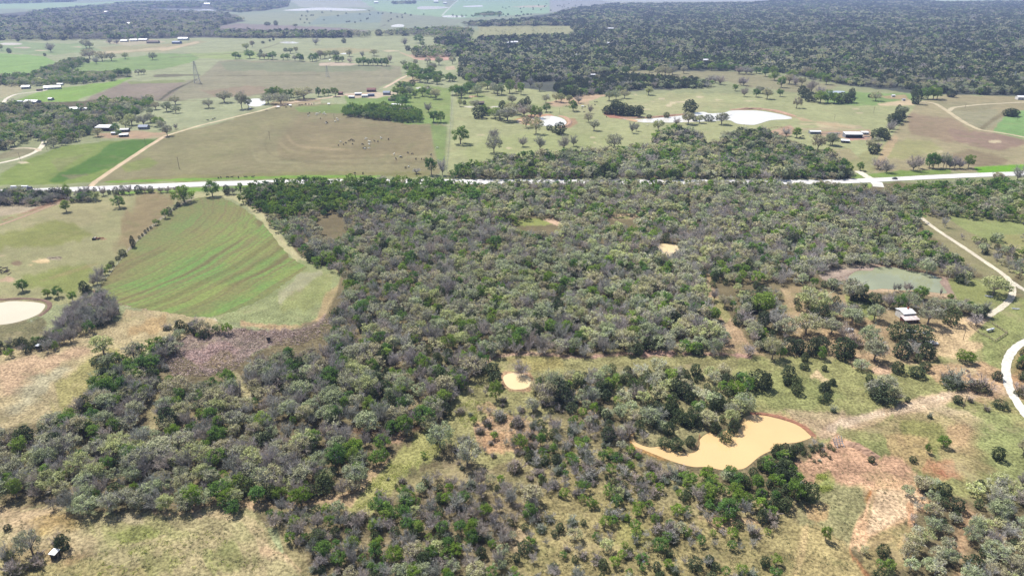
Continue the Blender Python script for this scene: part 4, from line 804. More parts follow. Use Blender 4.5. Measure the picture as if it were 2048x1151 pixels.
# wooded ground: name, outline of the canopy, spacing m, mix o l b c s, heights, share planted
ZONES = [
 ('big wood south of the highway', [(560,440),(640,424),(760,414),(880,398),(1010,361),(1200,361),(1550,362),(1700,370),(1750,374),(1800,394),(1900,424),(1870,430),(1850,440),(1880,470),(1930,505),(1952,530),(1940,560),(1880,548),(1800,532),(1750,524),(1690,522),(1640,538),(1600,560),(1560,556),(1480,560),(1420,545),(1400,560),(1420,610),(1458,660),(1462,690),(1420,702),(1290,694),(1180,706),(1120,704),(1050,692),(990,702),(945,745),(905,790),(880,838),(850,858),(780,862),(780,890),(765,918),(700,965),(660,985),(520,1000),(470,1008),(330,1006),(290,1010),(150,1010),(90,1000),(-60,1004),(-60,862),(40,862),(70,852),(110,834),(150,800),(182,770),(195,735),(230,700),(300,690),(330,660),(352,690),(330,716),(360,750),(430,752),(470,742),(506,714),(540,694),(600,686),(640,668),(660,640),(682,600),(692,545),(632,524),(612,505),(582,478),(548,450),(522,424)],
   4.7, (.40,.18,.30,.11,.01), (4.6,8.4), .95),
 ('wood along the highway', [(890,352),(902,342),(950,326),(1010,316),(1060,312),(1110,306),(1180,300),(1240,296),(1290,292),(1340,284),(1380,290),(1420,286),(1480,278),(1560,280),(1600,290),(1650,304),(1690,322),(1712,345),(1700,356),(1400,357),(1100,357),(900,357)], 5.6, (.36,.28,.18,.18,0), (6.5,11), .97),
 ('wood along the highway', [(1310,282),(1308,272),(1330,262),(1345,254),(1380,258),(1400,264),(1412,282),(1360,288)], 5.5, (.35,.15,.1,.40,0), (7,11), .97),
 ('wood along the highway', [(1445,275),(1448,266),(1490,260),(1520,256),(1550,266),(1570,280),(1540,300),(1470,296)], 5.5, (.30,.15,.15,.40,0), (7,11), .97),
 ('thicket by the green strip field', [(-50,213),(20,206),(80,210),(130,213),(170,211),(190,203),(250,198),(300,196),(304,204),(290,212),(262,224),(236,236),(216,240),(205,256),(165,266),(130,280),(95,285),(85,275),(60,268),(30,285),(-50,300)], 8.0, (.44,.38,.13,.05,0), (8,12), .96),
 ('creekside trees beyond the lime field', [(-40,164),(0,150),(60,148),(108,130),(122,124),(145,118),(170,116),(160,128),(140,134),(128,142),(200,148),(225,144),(228,156),(150,162),(60,166)], 8, (.42,.45,.08,.05,0), (8,12), .97),
 ('hedge below the highway', [(-60,402),(-60,384),(20,380),(60,380),(120,382),(186,384),(192,394),(140,398),(60,402)], 3.2, (.15,.15,.45,.25,0), (5,8.5), .99),
 ('green trees lining the highway', [(482,394),(500,370),(600,360),(680,355),(840,356),(900,362),(1000,376),(960,392),(860,398),(740,412),(640,420),(570,430),(530,420)], 5.2, (.12,.78,.06,.04,0), (6.5,9.5), .97),
 ('pale green wood east of the turn-off', [(1770,374),(1900,364),(2060,358),(2060,448),(1990,430),(1900,424),(1850,410),(1800,392)], 5.4, (.36,.54,.06,.04,0), (6,9), .97),
 ('green hedge at the top of the brown field', [(686,217),(700,210),(722,214),(724,222),(730,212),(770,208),(810,213),(838,221),(841,236),(800,237),(740,230),(724,227),(690,226)], 5.5, (.05,.92,.0,.03,0), (8,11), .99),
 ('open thorn scrub below the small pond', [(890,880),(920,800),(960,760),(1040,800),(1120,770),(1160,800),(1090,850),(1060,900),(1000,950),(920,930)], 5.6, (.06,.10,.26,.10,.48), (2.0,3.8), .7),
 ('weedy swale below the bare wood', [(720,1005),(760,950),(820,900),(870,860),(900,870),(850,930),(790,985)], 5.6, (.1,.12,.2,.1,.48), (1.6,3.2), .6),
 ('copse by the dry field', [(312,700),(330,640),(350,632),(395,640),(462,655),(468,664),(400,668),(368,690),(340,715),(325,745),(300,780),(200,800),(160,800),(195,740),(250,702)], 4.6, (.15,.38,.20,.25,.02), (4,7), .8),
 ('bare thicket beside the pale pond', [(80,690),(100,650),(130,625),(165,595),(200,585),(232,602),(236,628),(200,640),(165,660),(130,680),(100,690)], 3.4, (.02,.08,.80,.10,0), (5,8), .95),
 ('hedge beside the pale pond', [(-40,700),(-40,685),(20,680),(70,678),(92,670),(95,690),(60,698),(20,705)], 3.6, (.05,.25,.2,.5,0), (3,5), .95),
 ('scrub along the clearing', [(420,760),(470,742),(520,710),(600,690),(660,660),(700,690),(700,760),(600,770),(520,760)], 4.6, (.10,.08,.74,.08,0), (6,9), .5),
 ('open oaks round the farmhouse', [(1420,548),(1490,560),(1560,556),(1640,552),(1690,570),(1660,640),(1600,640),(1560,690),(1480,690),(1450,640),(1420,580)], 6.6, (.40,.14,.2,.25,.01), (4.5,7.5), .72),
 ('scrub beside the gravel drive', [(1940,470),(2010,490),(2060,500),(2060,580),(2010,560),(1965,515)], 5.2, (.40,.10,.3,.15,.05), (4.5,7), .92),
 ('scrub beside the gravel drive', [(1960,455),(2000,440),(2060,445),(2060,480),(1990,478)], 7.5, (.35,.3,.15,.2,0), (5,8), .7),
 ('scrub beside the gravel drive', [(1850,432),(1890,440),(1940,476),(1975,500),(2010,530),(1990,540),(1950,528),(1900,515),(1850,470)], 5.0, (.4,.15,.25,.2,0), (5,8.5), .95),
 ('cedar slope above the orange pond', [(1195,745),(1230,722),(1290,715),(1400,718),(1480,735),(1505,770),(1500,800),(1470,830),(1430,836),(1380,846),(1340,862),(1290,850),(1240,820),(1190,790)], 4.5, (.34,.14,.10,.40,.02), (4.2,7.2), .92),
 ('scrub below the small tan pond', [(1060,770),(1130,740),(1200,745),(1200,790),(1240,820),(1290,850),(1300,885),(1280,905),(1240,895),(1190,850),(1150,815),(1090,800)], 4.0, (.26,.10,.28,.34,.02), (4,6.5), .95),
 ('scrub south of the orange pond', [(1020,880),(1050,860),(1110,830),(1160,830),(1240,890),(1290,905),(1340,925),(1400,945),(1340,1000),(1260,1030),(1180,1010),(1120,990),(1060,960),(1040,920)], 3.5, (.03,.20,.24,.24,.29), (2.9,5.2), .9),
 ('green bank of the orange pond', [(1380,940),(1470,940),(1510,925),(1560,890),(1600,880),(1600,930),(1610,975),(1590,1010),(1540,1030),(1440,1020),(1380,1000),(1340,980)], 3.8, (.05,.46,.12,.35,.02), (4,6.5), .9),
 ('green bank of the orange pond', [(1510,925),(1545,895),(1590,890),(1595,925),(1590,960),(1540,955)], 3.6, (.0,.1,.0,.9,.0), (4.5,6.5), .95),
 ('low cedar dam', [(1600,886),(1640,880),(1670,890),(1680,910),(1640,920),(1600,915)], 2.6, (0,.05,.25,.4,.3), (1.5,2.6), .9),
 ('scrub along the lower edge', [(530,1010),(600,1004),(660,1010),(720,1020),(780,990),(830,960),(880,945),(940,950),(1020,950),(1060,980),(1100,1010),(1050,1050),(1010,1080),(1000,1160),(640,1160),(600,1110),(560,1060)], 3.5, (.20,.15,.36,.15,.14), (3.2,5.8), .94),
 ('scrub along the lower edge', [(1000,1160),(1020,1080),(1080,1030),(1140,1020),(1240,1035),(1330,1020),(1400,1050),(1300,1080),(1400,1110),(1560,1110),(1590,1160)], 3.9, (.03,.22,.18,.22,.35), (2.6,4.6), .74),
 ('scrub along the lower edge', [(1280,1030),(1380,1000),(1500,1040),(1580,1010),(1590,1060),(1480,1090),(1340,1080)], 3.8, (.02,.25,.25,.18,.30), (2.6,4.6), .75),
 ('grove at the lower corner', [(1945,965),(2000,950),(2060,955),(2060,1170),(1945,1170),(1940,1080),(1950,1020)], 4.4, (.62,.03,.24,.10,.01), (4,6.2), .95),
 ('grove at the lower corner', [(1800,980),(1840,955),(1900,960),(1920,985),(1915,1040),(1905,1110),(1880,1170),(1820,1170),(1810,1120),(1830,1070),(1820,1020)], 4.4, (.50,.08,.26,.14,.02), (3.6,5.8), .85),
 ('grove at the lower corner', [(1720,1095),(1760,1085),(1790,1110),(1780,1150),(1740,1160)], 3.6, (.3,.15,.2,.25,.1), (3,4.5), .8),
 ('cedars east of the drive', [(2030,690),(2060,690),(2060,760),(2036,745)], 4, (.2,.3,.1,.4,0), (3,5), .7),
]
HOLES = [POND[k] for k in ('orange','green','left','small','wood')] + [
 [(1020,440),(1060,430),(1100,428),(1128,444),(1122,468),(1070,466),(1026,462)], [(1208,430),(1250,423),(1286,430),(1280,456),(1220,456)], [(628,430),(660,420),(694,430),(696,470),(668,484),(640,476)],
 [(322,716),(350,692),(385,668),(430,660),(480,658),(560,664),(640,650),(665,645),(655,684),(610,706),(550,708),(512,728),(480,752),(430,764),(350,762)],
 [(1838,438),(1850,432),(1905,470),(1950,498),(2000,533),(2030,568),(2024,592),(1990,562),(1935,528),(1885,495),(1838,458)],
 [(1170,699),(1330,697),(1480,700),(1500,734),(1340,730),(1180,732)],
 [(474,745),(500,760),(508,790),(500,815),(482,800)], [(285,792),(330,780),(318,860),(296,870)], [(770,905),(785,866),(820,866),(810,890)],
 [(1896,436),(1960,426),(2060,440),(2060,470),(1990,470),(1930,455)], [(560,560),(640,540),(690,548),(684,600),(660,640),(600,655),(500,650)],
 [(1558,572),(1580,580),(1600,620),(1606,680),(1590,672),(1572,640)], [(1412,560),(1440,590),(1470,640),(1500,690),(1450,690),(1455,655)],
 [(690,1000),(750,930),(775,905),(785,915),(730,985),(705,1012)],
 [(560,838),(700,846),(790,852),(790,864),(640,862),(540,850)], [(700,384),(730,384),(728,390),(700,390)]]
SPECK = [(700,810,8),(865,614,5),(760,562,10),(890,590,6),(875,400,6),(1190,470,7),(1210,480,6),(1240,480,7),(1200,430,8),(1460,430,6),(890,505,6),(930,560,6),(1095,530,7),(1330,372,8),(1740,372,10),(600,830,8),(440,860,8),(620,780,8),(395,820,10),(210,860,8),(150,880,7),(330,900,7)]
BLOCK = []          # (px, py, rx, up, down): keep plants from hiding a building
def scatter(zone, poly, sp, mix, hr, share, far=False):
    zc = 0.55 * sum(hr) / 2 * (1 if not far else 0.6)
    pp = np.array(poly, float); gx, gy = unproj(pp[:, 0], pp[:, 1], zc)
    x0, x1, y0, y1 = gx.min(), gx.max(), gy.min(), gy.max()
    if far:
        rows = []; y = y0
        while y < y1:
            s = min(max(sp, y * .0072), 26); n = int((x1 - x0) / s) + 1
            rows.append(np.stack([x0 + (np.arange(n) + RNG.random(n) * .9) * s, y + RNG.random(n) * s, np.full(n, s)], 1)); y += s * .92
        pt = np.concatenate(rows)
    else:
        xs, ys = np.meshgrid(np.arange(x0, x1, sp), np.arange(y0, y1, sp * .9))
        pt = np.stack([xs.ravel() + RNG.random(xs.size) * sp * .95, ys.ravel() + RNG.random(xs.size) * sp * .95, np.full(xs.size, sp)], 1)
    px, py = proj(pt[:, 0], pt[:, 1], zc)
    ok = inpoly(px, py, poly) & (px > -80) & (px < 2130) & (py < 1200)
    gap = fbm(pt[:, 0] / (sp * 4), pt[:, 1] / (sp * 4), 31, 2) + .5
    ok &= (RNG.random(len(pt)) < share) & ((gap > .22) | (share > .9))
    if not far:
        for h in HOLES: ok &= ~inpoly(px, py, h)
        for x, y, r in SPECK: ok &= np.hypot(px - x, (py - y) * 1.3) > r
    bx, by = proj(pt[:, 0], pt[:, 1], 0)
    for x, y, rx, up, dn in BLOCK: ok &= ~((np.abs(px - x) < rx) & (by > y - up) & (by < y + dn))
    return pt[ok]
def in_sheet(X, Y):
    px, py = proj(X, Y, 0)
    d = np.full(px.shape, 1e9)
    for nm, pts, w, c in LANES:
        s = ppm(*pts[len(pts) // 2]); dd = dist_line(px, py, pts) - (w * .5 + (3.4 if nm == 'gravel_drive' and pts[0][0] > 1700 else 1.2)) * s * .6; d = np.minimum(d, dd)
    hw = inpoly(px, py, HWY_TOP + HWY_BOT[::-1])
    pd = np.zeros(px.shape, bool)
    for k in ('orange', 'green', 'left', 'small', 'wood'): pd |= inpoly(px, py, POND[k])
    return (d < 0) | hw | pd | inpoly(px, py, CROP)
# buildings: name, label, category, foot centre px, width px, depth m, wall h, roof h, turn deg, roof, walls, style
BUILD = [
 ('farmhouse','small farmhouse with white metal roof and rusty pink porch roof beside the olive oak','house',1818,642,29,6,2.6,1.4,8,'white_metal','red_wall','porch'),
 ('open_barn','white-roofed open barn standing against the thicket by the green strip field','barn',206,262,29,9,4.0,1.4,-4,'white_metal','tan_wall','open'),
 ('shed','dark shed with dull grey roof in the yard behind the white lean-to','shed',248,264,15,6,2.6,1.0,10,'grey_metal','dark','gable'),
 ('lean_to','small lean-to with a white roof sheet, lowest building of the sandy yard','shed',246,274,16,5,2.4,.8,18,'white_metal','dark','mono'),
 ('house','slate-blue roofed house among oaks right of the yard','house',285,259,17,8,2.8,2.0,6,'blue_roof','grey_wall','gable'),
 ('shed','tiny grey shed beside the yard oak under the thicket','shed',227,270,9,4,2.2,.8,0,'grey_metal','tan_wall','gable'),
 ('barn','white-roofed barn with blue-grey walls beside the lime field','barn',61,209,27,11,3.6,2.0,-8,'white_metal','grey_wall','gable'),
 ('shed','low pale shed just left of the blue-grey barn','shed',39,206,11,6,2.2,.8,-6,'grey_metal','tan_wall','gable'),
 ('long_house','long white-roofed house angled along the lime field','house',102,179,29,10,3.2,2.2,22,'white_metal','white_wall','gable'),
 ('garage','white-roofed house nearest to the bend of the far drive','house',49,178,14,9,3.0,2.0,18,'white_metal','grey_wall','gable'),
 ('shed','small white shed at the end of the long angled house','shed',119,171,10,6,2.4,.8,10,'white_metal','white_wall','gable'),
 ('shed','dark low shed between the two white houses','shed',77,182,9,6,2.2,.6,14,'brown_roof','dark','gable'),
 ('cottage','white-roofed cottage half hidden in the thicket','house',148,222,20,8,2.8,1.6,8,'white_metal','white_wall','gable'),
 ('shed','little white shed right of the half hidden cottage','shed',170,221,8,5,2.4,1.0,0,'white_metal','white_wall','gable'),
 ('shed','white machine shed on the lower rim of the lime field','shed',100,201,8,6,2.6,1.0,-10,'white_metal','grey_wall','gable'),
 ('cottage','white cottage at the far clearing, leftmost of its row','house',247,84,13,12,3.2,2.2,0,'white_metal','white_wall','gable'),
 ('cottage','white gabled cottage second in the far clearing row','house',266,83,13,12,3.4,2.6,12,'white_metal','white_wall','gable'),
 ('long_house','long white roof third in the far clearing row','house',285,82,17,12,3.4,2.2,0,'white_metal','tan_wall','gable'),
 ('barn','grey-brown barn with broad roof in the far clearing row','barn',304,87,22,16,4.0,3.2,8,'brown_roof','tan_wall','gable'),
 ('house','bright blue house at the end of the far clearing row','house',352,88,16,14,4.4,2.6,-6,'blue_roof','blue_wall','gable'),
 ('barn','big white-roofed barn just behind the bright blue house','barn',365,81,19,16,5.0,3.0,0,'white_metal','white_wall','gable'),
 ('shed','dark red shed first along the farmstead lane','shed',680,190,9,6,3.0,1.4,0,'red_roof','red_wall','gable'),
 ('trailer_home','white trailer home at the front of the farmstead','trailer home',703,197,11,4,2.8,.7,-4,'white_metal','grey_wall','gable'),
 ('shed','pale shed behind the white trailer home','shed',716,191,13,6,2.8,1.0,8,'white_metal','grey_wall','gable'),
 ('shed','white shed joined to the dark blue trailer','shed',729,195,12,5,2.8,.8,8,'white_metal','white_wall','gable'),
 ('trailer_home','dark blue trailer home in the middle of the farmstead','trailer home',742,193,13,4,3.0,.8,10,'blue_roof','blue_wall','gable'),
 ('house','dark red roofed farmhouse at the back of the farmstead','house',742,184,17,9,3.2,2.4,4,'red_roof','red_wall','gable'),
 ('house','slate roofed house among trees at the right of the farmstead','house',773,190,13,8,3.2,2.2,-5,'blue_roof','grey_wall','gable'),
 ('shed','brown shed in front of the slate roofed house','shed',784,202,14,7,2.8,1.4,-14,'brown_roof','grey_wall','gable'),
 ('shed','long low white shed by the bright tree row','shed',791,212,15,5,2.0,.7,-18,'white_metal','white_wall','gable'),
 ('open_barn','long white-roofed barn with a dark open front','barn',1708,276,33,9,4.0,1.0,-2,'white_metal','grey_wall','open'),
 ('shed','low white lean-to attached right of the long open barn','shed',1731,269,13,5,2.2,.5,-2,'white_metal','white_wall','mono'),
 ('shed','small white-roofed shed in front of the long open barn','shed',1692,286,15,5,2.4,.7,-14,'white_metal','dark','mono'),
 ('shed','white cattle shed left of the feed bunks','shed',1631,268,21,6,2.6,.8,-2,'white_metal','grey_wall','gable'),
 ('trailer','white stock trailer parked among the dark fence-row cedars','trailer',1763,274,7,2.6,2.4,.3,10,'white_metal','white_wall','gable'),
 ('shed','tiny white shed on sandy ground above the cedar row','shed',1787,194,6,4,2.2,.8,0,'white_metal','white_wall','gable'),
 ('shed','tiny pale shed, right one of two on the sandy ground','shed',1808,202,5,4,2.2,.8,0,'grey_metal','white_wall','gable'),
 ('barn','white-roofed barn cut by the frame under the far forest','barn',2046,200,16,10,3.6,1.8,-12,'white_metal','white_wall','gable'),
 ('hay_shed','dark brown hay shed beside pale sand','shed',962,210,12,8,2.8,1.8,4,'brown_roof','dark','gable'),
 ('house','white house in the far forest, left of three','house',1016,89,5,10,4.0,2.5,0,'white_metal','white_wall','gable'),
 ('house','white house in the far forest, middle of three','house',1024,88,5,10,4.0,2.5,0,'white_metal','white_wall','gable'),
 ('house','white house in the far forest, broadest of three','house',1032,88,8,12,4.5,2.5,0,'white_metal','white_wall','gable'),
 ('house','lone white house glinting deep in the far forest','house',1153,113,6,9,4.0,2.5,0,'white_metal','white_wall','gable'),
 ('house','pale long house high in the far forest','house',1221,60,12,12,4.5,2.5,0,'white_metal','tan_wall','gable'),
 ('house','lone white house at the left edge of the great far forest','house',1217,90,5,9,4.5,2.5,0,'white_metal','white_wall','gable'),
 ('shed','pale sheet-roofed shed in trees above the dark cedar strip','shed',1186,153,9,7,3.0,1.0,0,'white_metal','grey_wall','gable'),
 ('house','large white roof on the lake shore','house',414,11,12,26,9,6,0,'white_metal','white_wall','gable'),
 ('house','white farmhouse beyond the farthest pale field','house',872,6,9,26,9,6,0,'white_metal','white_wall','gable'),
 ('barn','white barn beside the farthest farmhouse','barn',890,8,7,22,7,5,0,'white_metal','white_wall','gable'),
 ('house','pale house beside the dark trees at the top edge','house',752,7,8,26,8,6,0,'white_metal','white_wall','gable'),
 ('house','white house in the forest below the lake','house',257,50,8,18,5,4,0,'white_metal','white_wall','gable'),
 ('house','small white roof near the lake in the far trees','house',211,27,6,18,7,4,0,'white_metal','white_wall','gable'),
 ('house','long roof glinting through oaks at the pasture top','house',1412,124,10,10,3.6,2.0,0,'white_metal','tan_wall','gable'),
]
for b in BUILD:
    far = b[4] < 130
    BLOCK.append((b[3], b[4], b[5] * .5 + (2.5 if far else 3), 1.5 if far else 3, {True: 7, False: 9}[far] if b[4] < 240 else 14))
BLOCK += [(880, 30, 6, 2, 4)]
for zone, poly, sp, mix, hr, share in ZONES:
    pt = scatter(zone, poly, sp, mix, hr, share)
    pt = pt[~in_sheet(pt[:, 0], pt[:, 1])]
    n = len(pt); m = np.array(mix) / sum(mix)
    clus = [fbm(pt[:, 0] / 22, pt[:, 1] / 22, 40 + 3 * i, 2) * 2.2 + RNG.normal(size=n) * .35 for i in range(5)]
    sc = np.stack([np.log(m[i] + 1e-6) + clus[i] * 1.1 + RNG.gumbel(size=n) * .75 for i in range(5)], 1)
    kk = sc.argmax(1); order = ['oak_tree', 'leafy_tree', 'bare_tree', 'cedar_tree', 'shrub']
    hh = RNG.uniform(hr[0] * .85, hr[1], n) * np.where(RNG.random(n) < .14, 1.22, 1.0)
    for i in range(n):
        k = order[kk[i]]; h = hh[i]
        w = {'oak_tree': 1.05, 'leafy_tree': .85, 'bare_tree': .72, 'cedar_tree': .62, 'shrub': 1.0}[k] * h * RNG.uniform(.85, 1.2)
        if k == 'shrub': h *= .72; w *= .9
        if k == 'cedar_tree': h *= .85
        plant(k, pt[i, 0], pt[i, 1], h, w, zone, False)
NATW = {'oak_tree': .92, 'leafy_tree': .82, 'bare_tree': .86, 'cedar_tree': .62, 'shrub': .96}
for p in PLANTS:
    px, py = proj(p['x'], p['y'], p['h'] * .5); p['px'], p['py'] = float(px), float(py)
    p['size'] = p['h'] * ppm(min(max(px, 0), 2048), min(max(float(py), 5), 1140)) * (1 if -10 < px < 2058 and py < 1160 else 0)
    p['d'] = math.hypot(p['x'], p['y'])
FLOORLIST = {}
for k in KINDS:
    L = [p for p in PLANTS if p['kind'] == k]
    L.sort(key=lambda p: (not p['traced'], -p['size']))
    for i, p in enumerate(L): p['solo'] = i < max(300, sum(q['traced'] for q in L)) and p['size'] > 0
print('plants', len(PLANTS), {k: sum(p['kind'] == k for p in PLANTS) for k in KINDS}, {k: sum(p['kind'] == k and p['traced'] for p in PLANTS) for k in KINDS})

# ---- labels for the plants: nearest landmark and rank, otherwise the wood it belongs to
LAND = {'orange pond': (1480,880), 'green pond': (1800,555), 'small tan pond': (1035,762), 'pale round pond': (30,625), 'tan pond inside the wood': (1333,500), 'white farmhouse roof': (1818,640),
 'white propane tank': (1980,662), 'white deer blind': (110,1100), 'white pipe frame': (1677,885), 'parked car on the highway': (1789,356), 'white-roofed barn by the green field': (206,262), 'long open-front barn': (1708,272),
 'long pale pond': (1500,235), 'white and orange pond': (1085,245), 'stock pond by the lane': (510,206), 'tall lattice pylon': (395,165), 'smaller lattice pylon': (655,154), 'dark deer blind in the cut brush': (538,678), 'rusty disc harrow': (197,476),
 'blue house': (353,86), 'farmstead at the lane end': (735,190), 'dark hay shed': (960,210), 'gravel loop at the edge': (2010,735), 'log pile': (12,541), 'cattle herd': (735,290), 'upper corner of the crop field': (390,400), 'lower corner of the crop field': (430,633), 'pole in the sandy yard': (1926,679), 'pole by the dirt track': (1926,816), 'small round pond': (845,176), 'white barn at the field edge': (61,207), 'end of the dirt track': (1845,205), 'lone pole in the brown field': (358,337), 'highway turn-off': (1752,364), 'corral of brown rails': (1560,262), 'red earth dam': (865,118), 'cut-brush clearing': (430,700), 'bend of the sandy lane': (338,270), 'pale far pond': (578,85), 'white house in the forest': (1026,87), 'far white pond': (866,16), 'dead snag in the green pond': (1880,590)}
MED = {k: float(np.median([p['h'] for p in PLANTS if p['kind'] == k])) for k in KINDS}
LXY = {k: G(*v) for k, v in LAND.items()}
ORD = ['nearest', 'second nearest', 'third nearest', 'fourth nearest', 'fifth nearest', 'sixth nearest', 'seventh nearest', 'eighth nearest', 'ninth nearest', 'tenth nearest', 'eleventh nearest', 'twelfth nearest', 'thirteenth nearest', 'fourteenth nearest', 'fifteenth nearest', 'sixteenth nearest', 'seventeenth nearest', 'eighteenth nearest']
DESC = {'oak_tree': 'grey-green oak', 'leafy_tree': 'bright green leafy tree', 'bare_tree': 'leafless grey tree', 'cedar_tree': 'dark cedar', 'shrub': 'grey twiggy shrub'}
CAT = {'oak_tree': 'oak', 'leafy_tree': 'tree', 'bare_tree': 'bare tree', 'cedar_tree': 'cedar', 'shrub': 'shrub'}
for k in KINDS:
    L = [p for p in PLANTS if p['kind'] == k]; xy = np.array([(p['x'], p['y']) for p in L])
    best = {}
    for ln, (lx, ly) in LXY.items():
        o = np.argsort(np.hypot(xy[:, 0] - lx, xy[:, 1] - ly))[:18]
        for rk, i in enumerate(o):
            if i not in best or rk < best[i][0]: best[i] = (rk, ln)
    for i, p in enumerate(L):
        if i in best: p['label'] = f"{DESC[k]}, {ORD[best[i][0]]} to the {best[i][1]}"; p['group'] = f"{CAT[k]}s near the {best[i][1]}"
        elif p['zone'] != 'open':
            if p['zone'].startswith('big wood'): p['zone'] = ('wood end by the dry field' if p['px'] < 330 else 'big wood above the rough pasture' if p['py'] > 790 else 'big wood beside the cut brush' if p['px'] < 880 else 'big wood above the small tan pond' if p['px'] < 1180 else 'big wood left of the sandy gap' if p['py'] > 500 and p['px'] < 1450 else 'big wood near the highway')
            md = MED[k]; ad = 'tall ' if p['h'] > md * 1.14 else 'low ' if p['h'] < md * .84 else ''
            p['label'] = f"{ad}{DESC[k]} crowded in the {p['zone']}"; p['group'] = f"{ad}{CAT[k]}s of the {p['zone']}"
        else:
            ds = sorted((math.hypot(p['x'] - a, p['y'] - b), ln) for ln, (a, b) in LXY.items())
            p['label'] = f"{DESC[k]} standing well clear of the {ds[0][1]}" ; p['group'] = f"{CAT[k]}s clear of the {ds[0][1]}"
# ---- single plants as objects
for p in PLANTS:
    if not p['solo']: continue
    v = random.randrange(NVAR); k = p['kind']; sx = p['w'] / NATW[k]
    root = empty(k, (p['x'], p['y'], 0), random.uniform(0, 6.28), (sx * random.uniform(.94, 1.06), sx * random.uniform(.94, 1.06), p['h']))
    tag(root, p['label'], CAT[k], p['group'])
    n1, n2 = PARTS.get(k, ('trunk', 'crown'))
    t = link(n1, MESH[k, v][0], root); c = link(n2, MESH[k, v][1], root)
    tn = np.array(random.choice(TINT0[k])) * random.uniform(.85, 1.15); c.color = (*tn, 1); t.color = (1, 1, 1, 1)
# ---- everything else of a kind: one object each
def mass(name, plist, label=None, lodf=None):
    Q, MI, TI = [], [], []
    by = {}
    for p in plist:
        l = lodf(p); by.setdefault((p['kind'], random.randrange(NVAR), l), []).append(p)
    for (k, v, l), L in by.items():
        t, c, mi = GEO[k, v, l]; q = c; m = mi.copy()
        if l < 3: q = np.concatenate([c, t[:10]]); m = np.r_[mi, np.ones(len(t[:10]), int)]
        n = len(L); a = RNG.uniform(0, 6.283, n); ca, sa = np.cos(a)[:, None], np.sin(a)[:, None]
        f = q.reshape(-1, 3); sx = np.array([p['w'] / NATW[k] for p in L])[:, None]; hz = np.array([p['h'] for p in L])[:, None]
        X = (f[:, 0] * ca - f[:, 1] * sa) * sx + np.array([p['x'] for p in L])[:, None]
        Y = (f[:, 0] * sa + f[:, 1] * ca) * sx + np.array([p['y'] for p in L])[:, None]
        Z = f[:, 2][None] * hz
        Q.append(np.stack([X, Y, Z], -1).reshape(-1, 4, 3).astype(np.float32)); MI.append(np.tile(m, n))
        tn = np.array(TINT0[k])[RNG.integers(0, len(TINT0[k]), n)] * RNG.uniform(.85, 1.15, (n, 1)); pv_ = 1 + .7 * fbm(np.array([p['x'] for p in L]) / 160, np.array([p['y'] for p in L]) / 260, 91, 3); tn = tn * pv_[:, None]; TI.append(np.repeat(tn, len(q), 0))
    kd = plist[0]['kind']
    me = to_mesh(name, np.concatenate(Q), [M[LEAF[kd]], M['twig']], np.concatenate(MI), np.concatenate(TI))
    return tag(link(name, me), label, None, None, 'stuff')
near_lod = lambda p: 1 if p['d'] < 460 else 2
STUFFNAME = {'oak_tree': 'oak_woodland', 'leafy_tree': 'leafy_woodland', 'bare_tree': 'bare_woodland', 'cedar_tree': 'cedar_woodland', 'shrub': 'shrub_undergrowth'}
for k in KINDS:
    L = [p for p in PLANTS if p['kind'] == k and not p['solo'] and p['d'] < 2500]
    if L: mass(STUFFNAME[k], L, lodf=near_lod)
# ---- far forests, one object per kind
FAR = [
 ([(918,132),(922,118),(940,96),(960,78),(1100,74),(1152,73),(1150,60),(1142,50),(950,52),(925,48),(1000,44),(1100,38),(1105,30),(1150,18),(1230,9),(1500,7),(1560,1),(1700,-2),(1850,2),(1880,6),(2120,3),(2120,188),(2030,186),(1960,186),(1900,182),(1850,184),(1830,176),(1780,172),(1700,168),(1600,146),(1540,140),(1420,136),(1250,138),(1200,146),(1110,160),(1000,162),(960,170),(940,160),(916,148)], 9.0, (.36,.10,.14,.40)),
 ([(1104,178),(1120,166),(1200,152),(1240,150),(1300,154),(1400,160),(1428,170),(1400,174),(1300,173),(1180,187),(1135,190),(1108,180)], 8.0, (.2,.1,.1,.6)),
 ([(-60,79),(-60,34),(50,36),(60,26),(110,20),(240,9),(280,12),(300,18),(340,24),(440,26),(490,40),(440,50),(430,62),(560,66),(700,68),(700,74),(500,75),(400,72),(250,77),(100,79)], 10.0, (.34,.10,.36,.20)),
 ([(400,8),(440,20),(480,24),(530,20),(575,12),(580,-2),(430,-2)], 10.0, (.3,.2,.2,.3)), ([(230,8),(280,6),(400,4),(400,15),(300,15),(270,16)], 10.0, (.3,.2,.2,.3)),
 ([(-60,8),(60,6),(150,3),(150,0),(-60,0)], 12.0, (.3,.2,.2,.3)),
 ([(752,70),(810,70),(870,72),(940,74),(945,60),(900,56),(830,62),(800,62)], 9.0, (.5,.2,.2,.1)), ([(868,84),(890,76),(940,76),(945,96),(915,112),(900,106),(920,98),(880,88)], 8.0, (.1,.2,.1,.6)),
 ([(828,113),(830,98),(880,96),(910,100),(910,112)], 8.0, (.4,.2,.3,.1)),
 ([(950,31),(980,27),(1000,28),(1000,31),(955,32)], 10.0, (.3,.3,.1,.3)), ([(1000,50),(1100,42),(1140,42),(1140,50),(1030,50)], 9.0, (.4,.1,.2,.3)),
 ([(780,6),(830,4),(830,7),(790,8)], 10.0, (.2,.2,.2,.4)), ([(430,74),(560,66),(700,66),(740,68),(735,73),(600,74)], 9.0, (.5,.2,.2,.1)),
]
FOREST = []
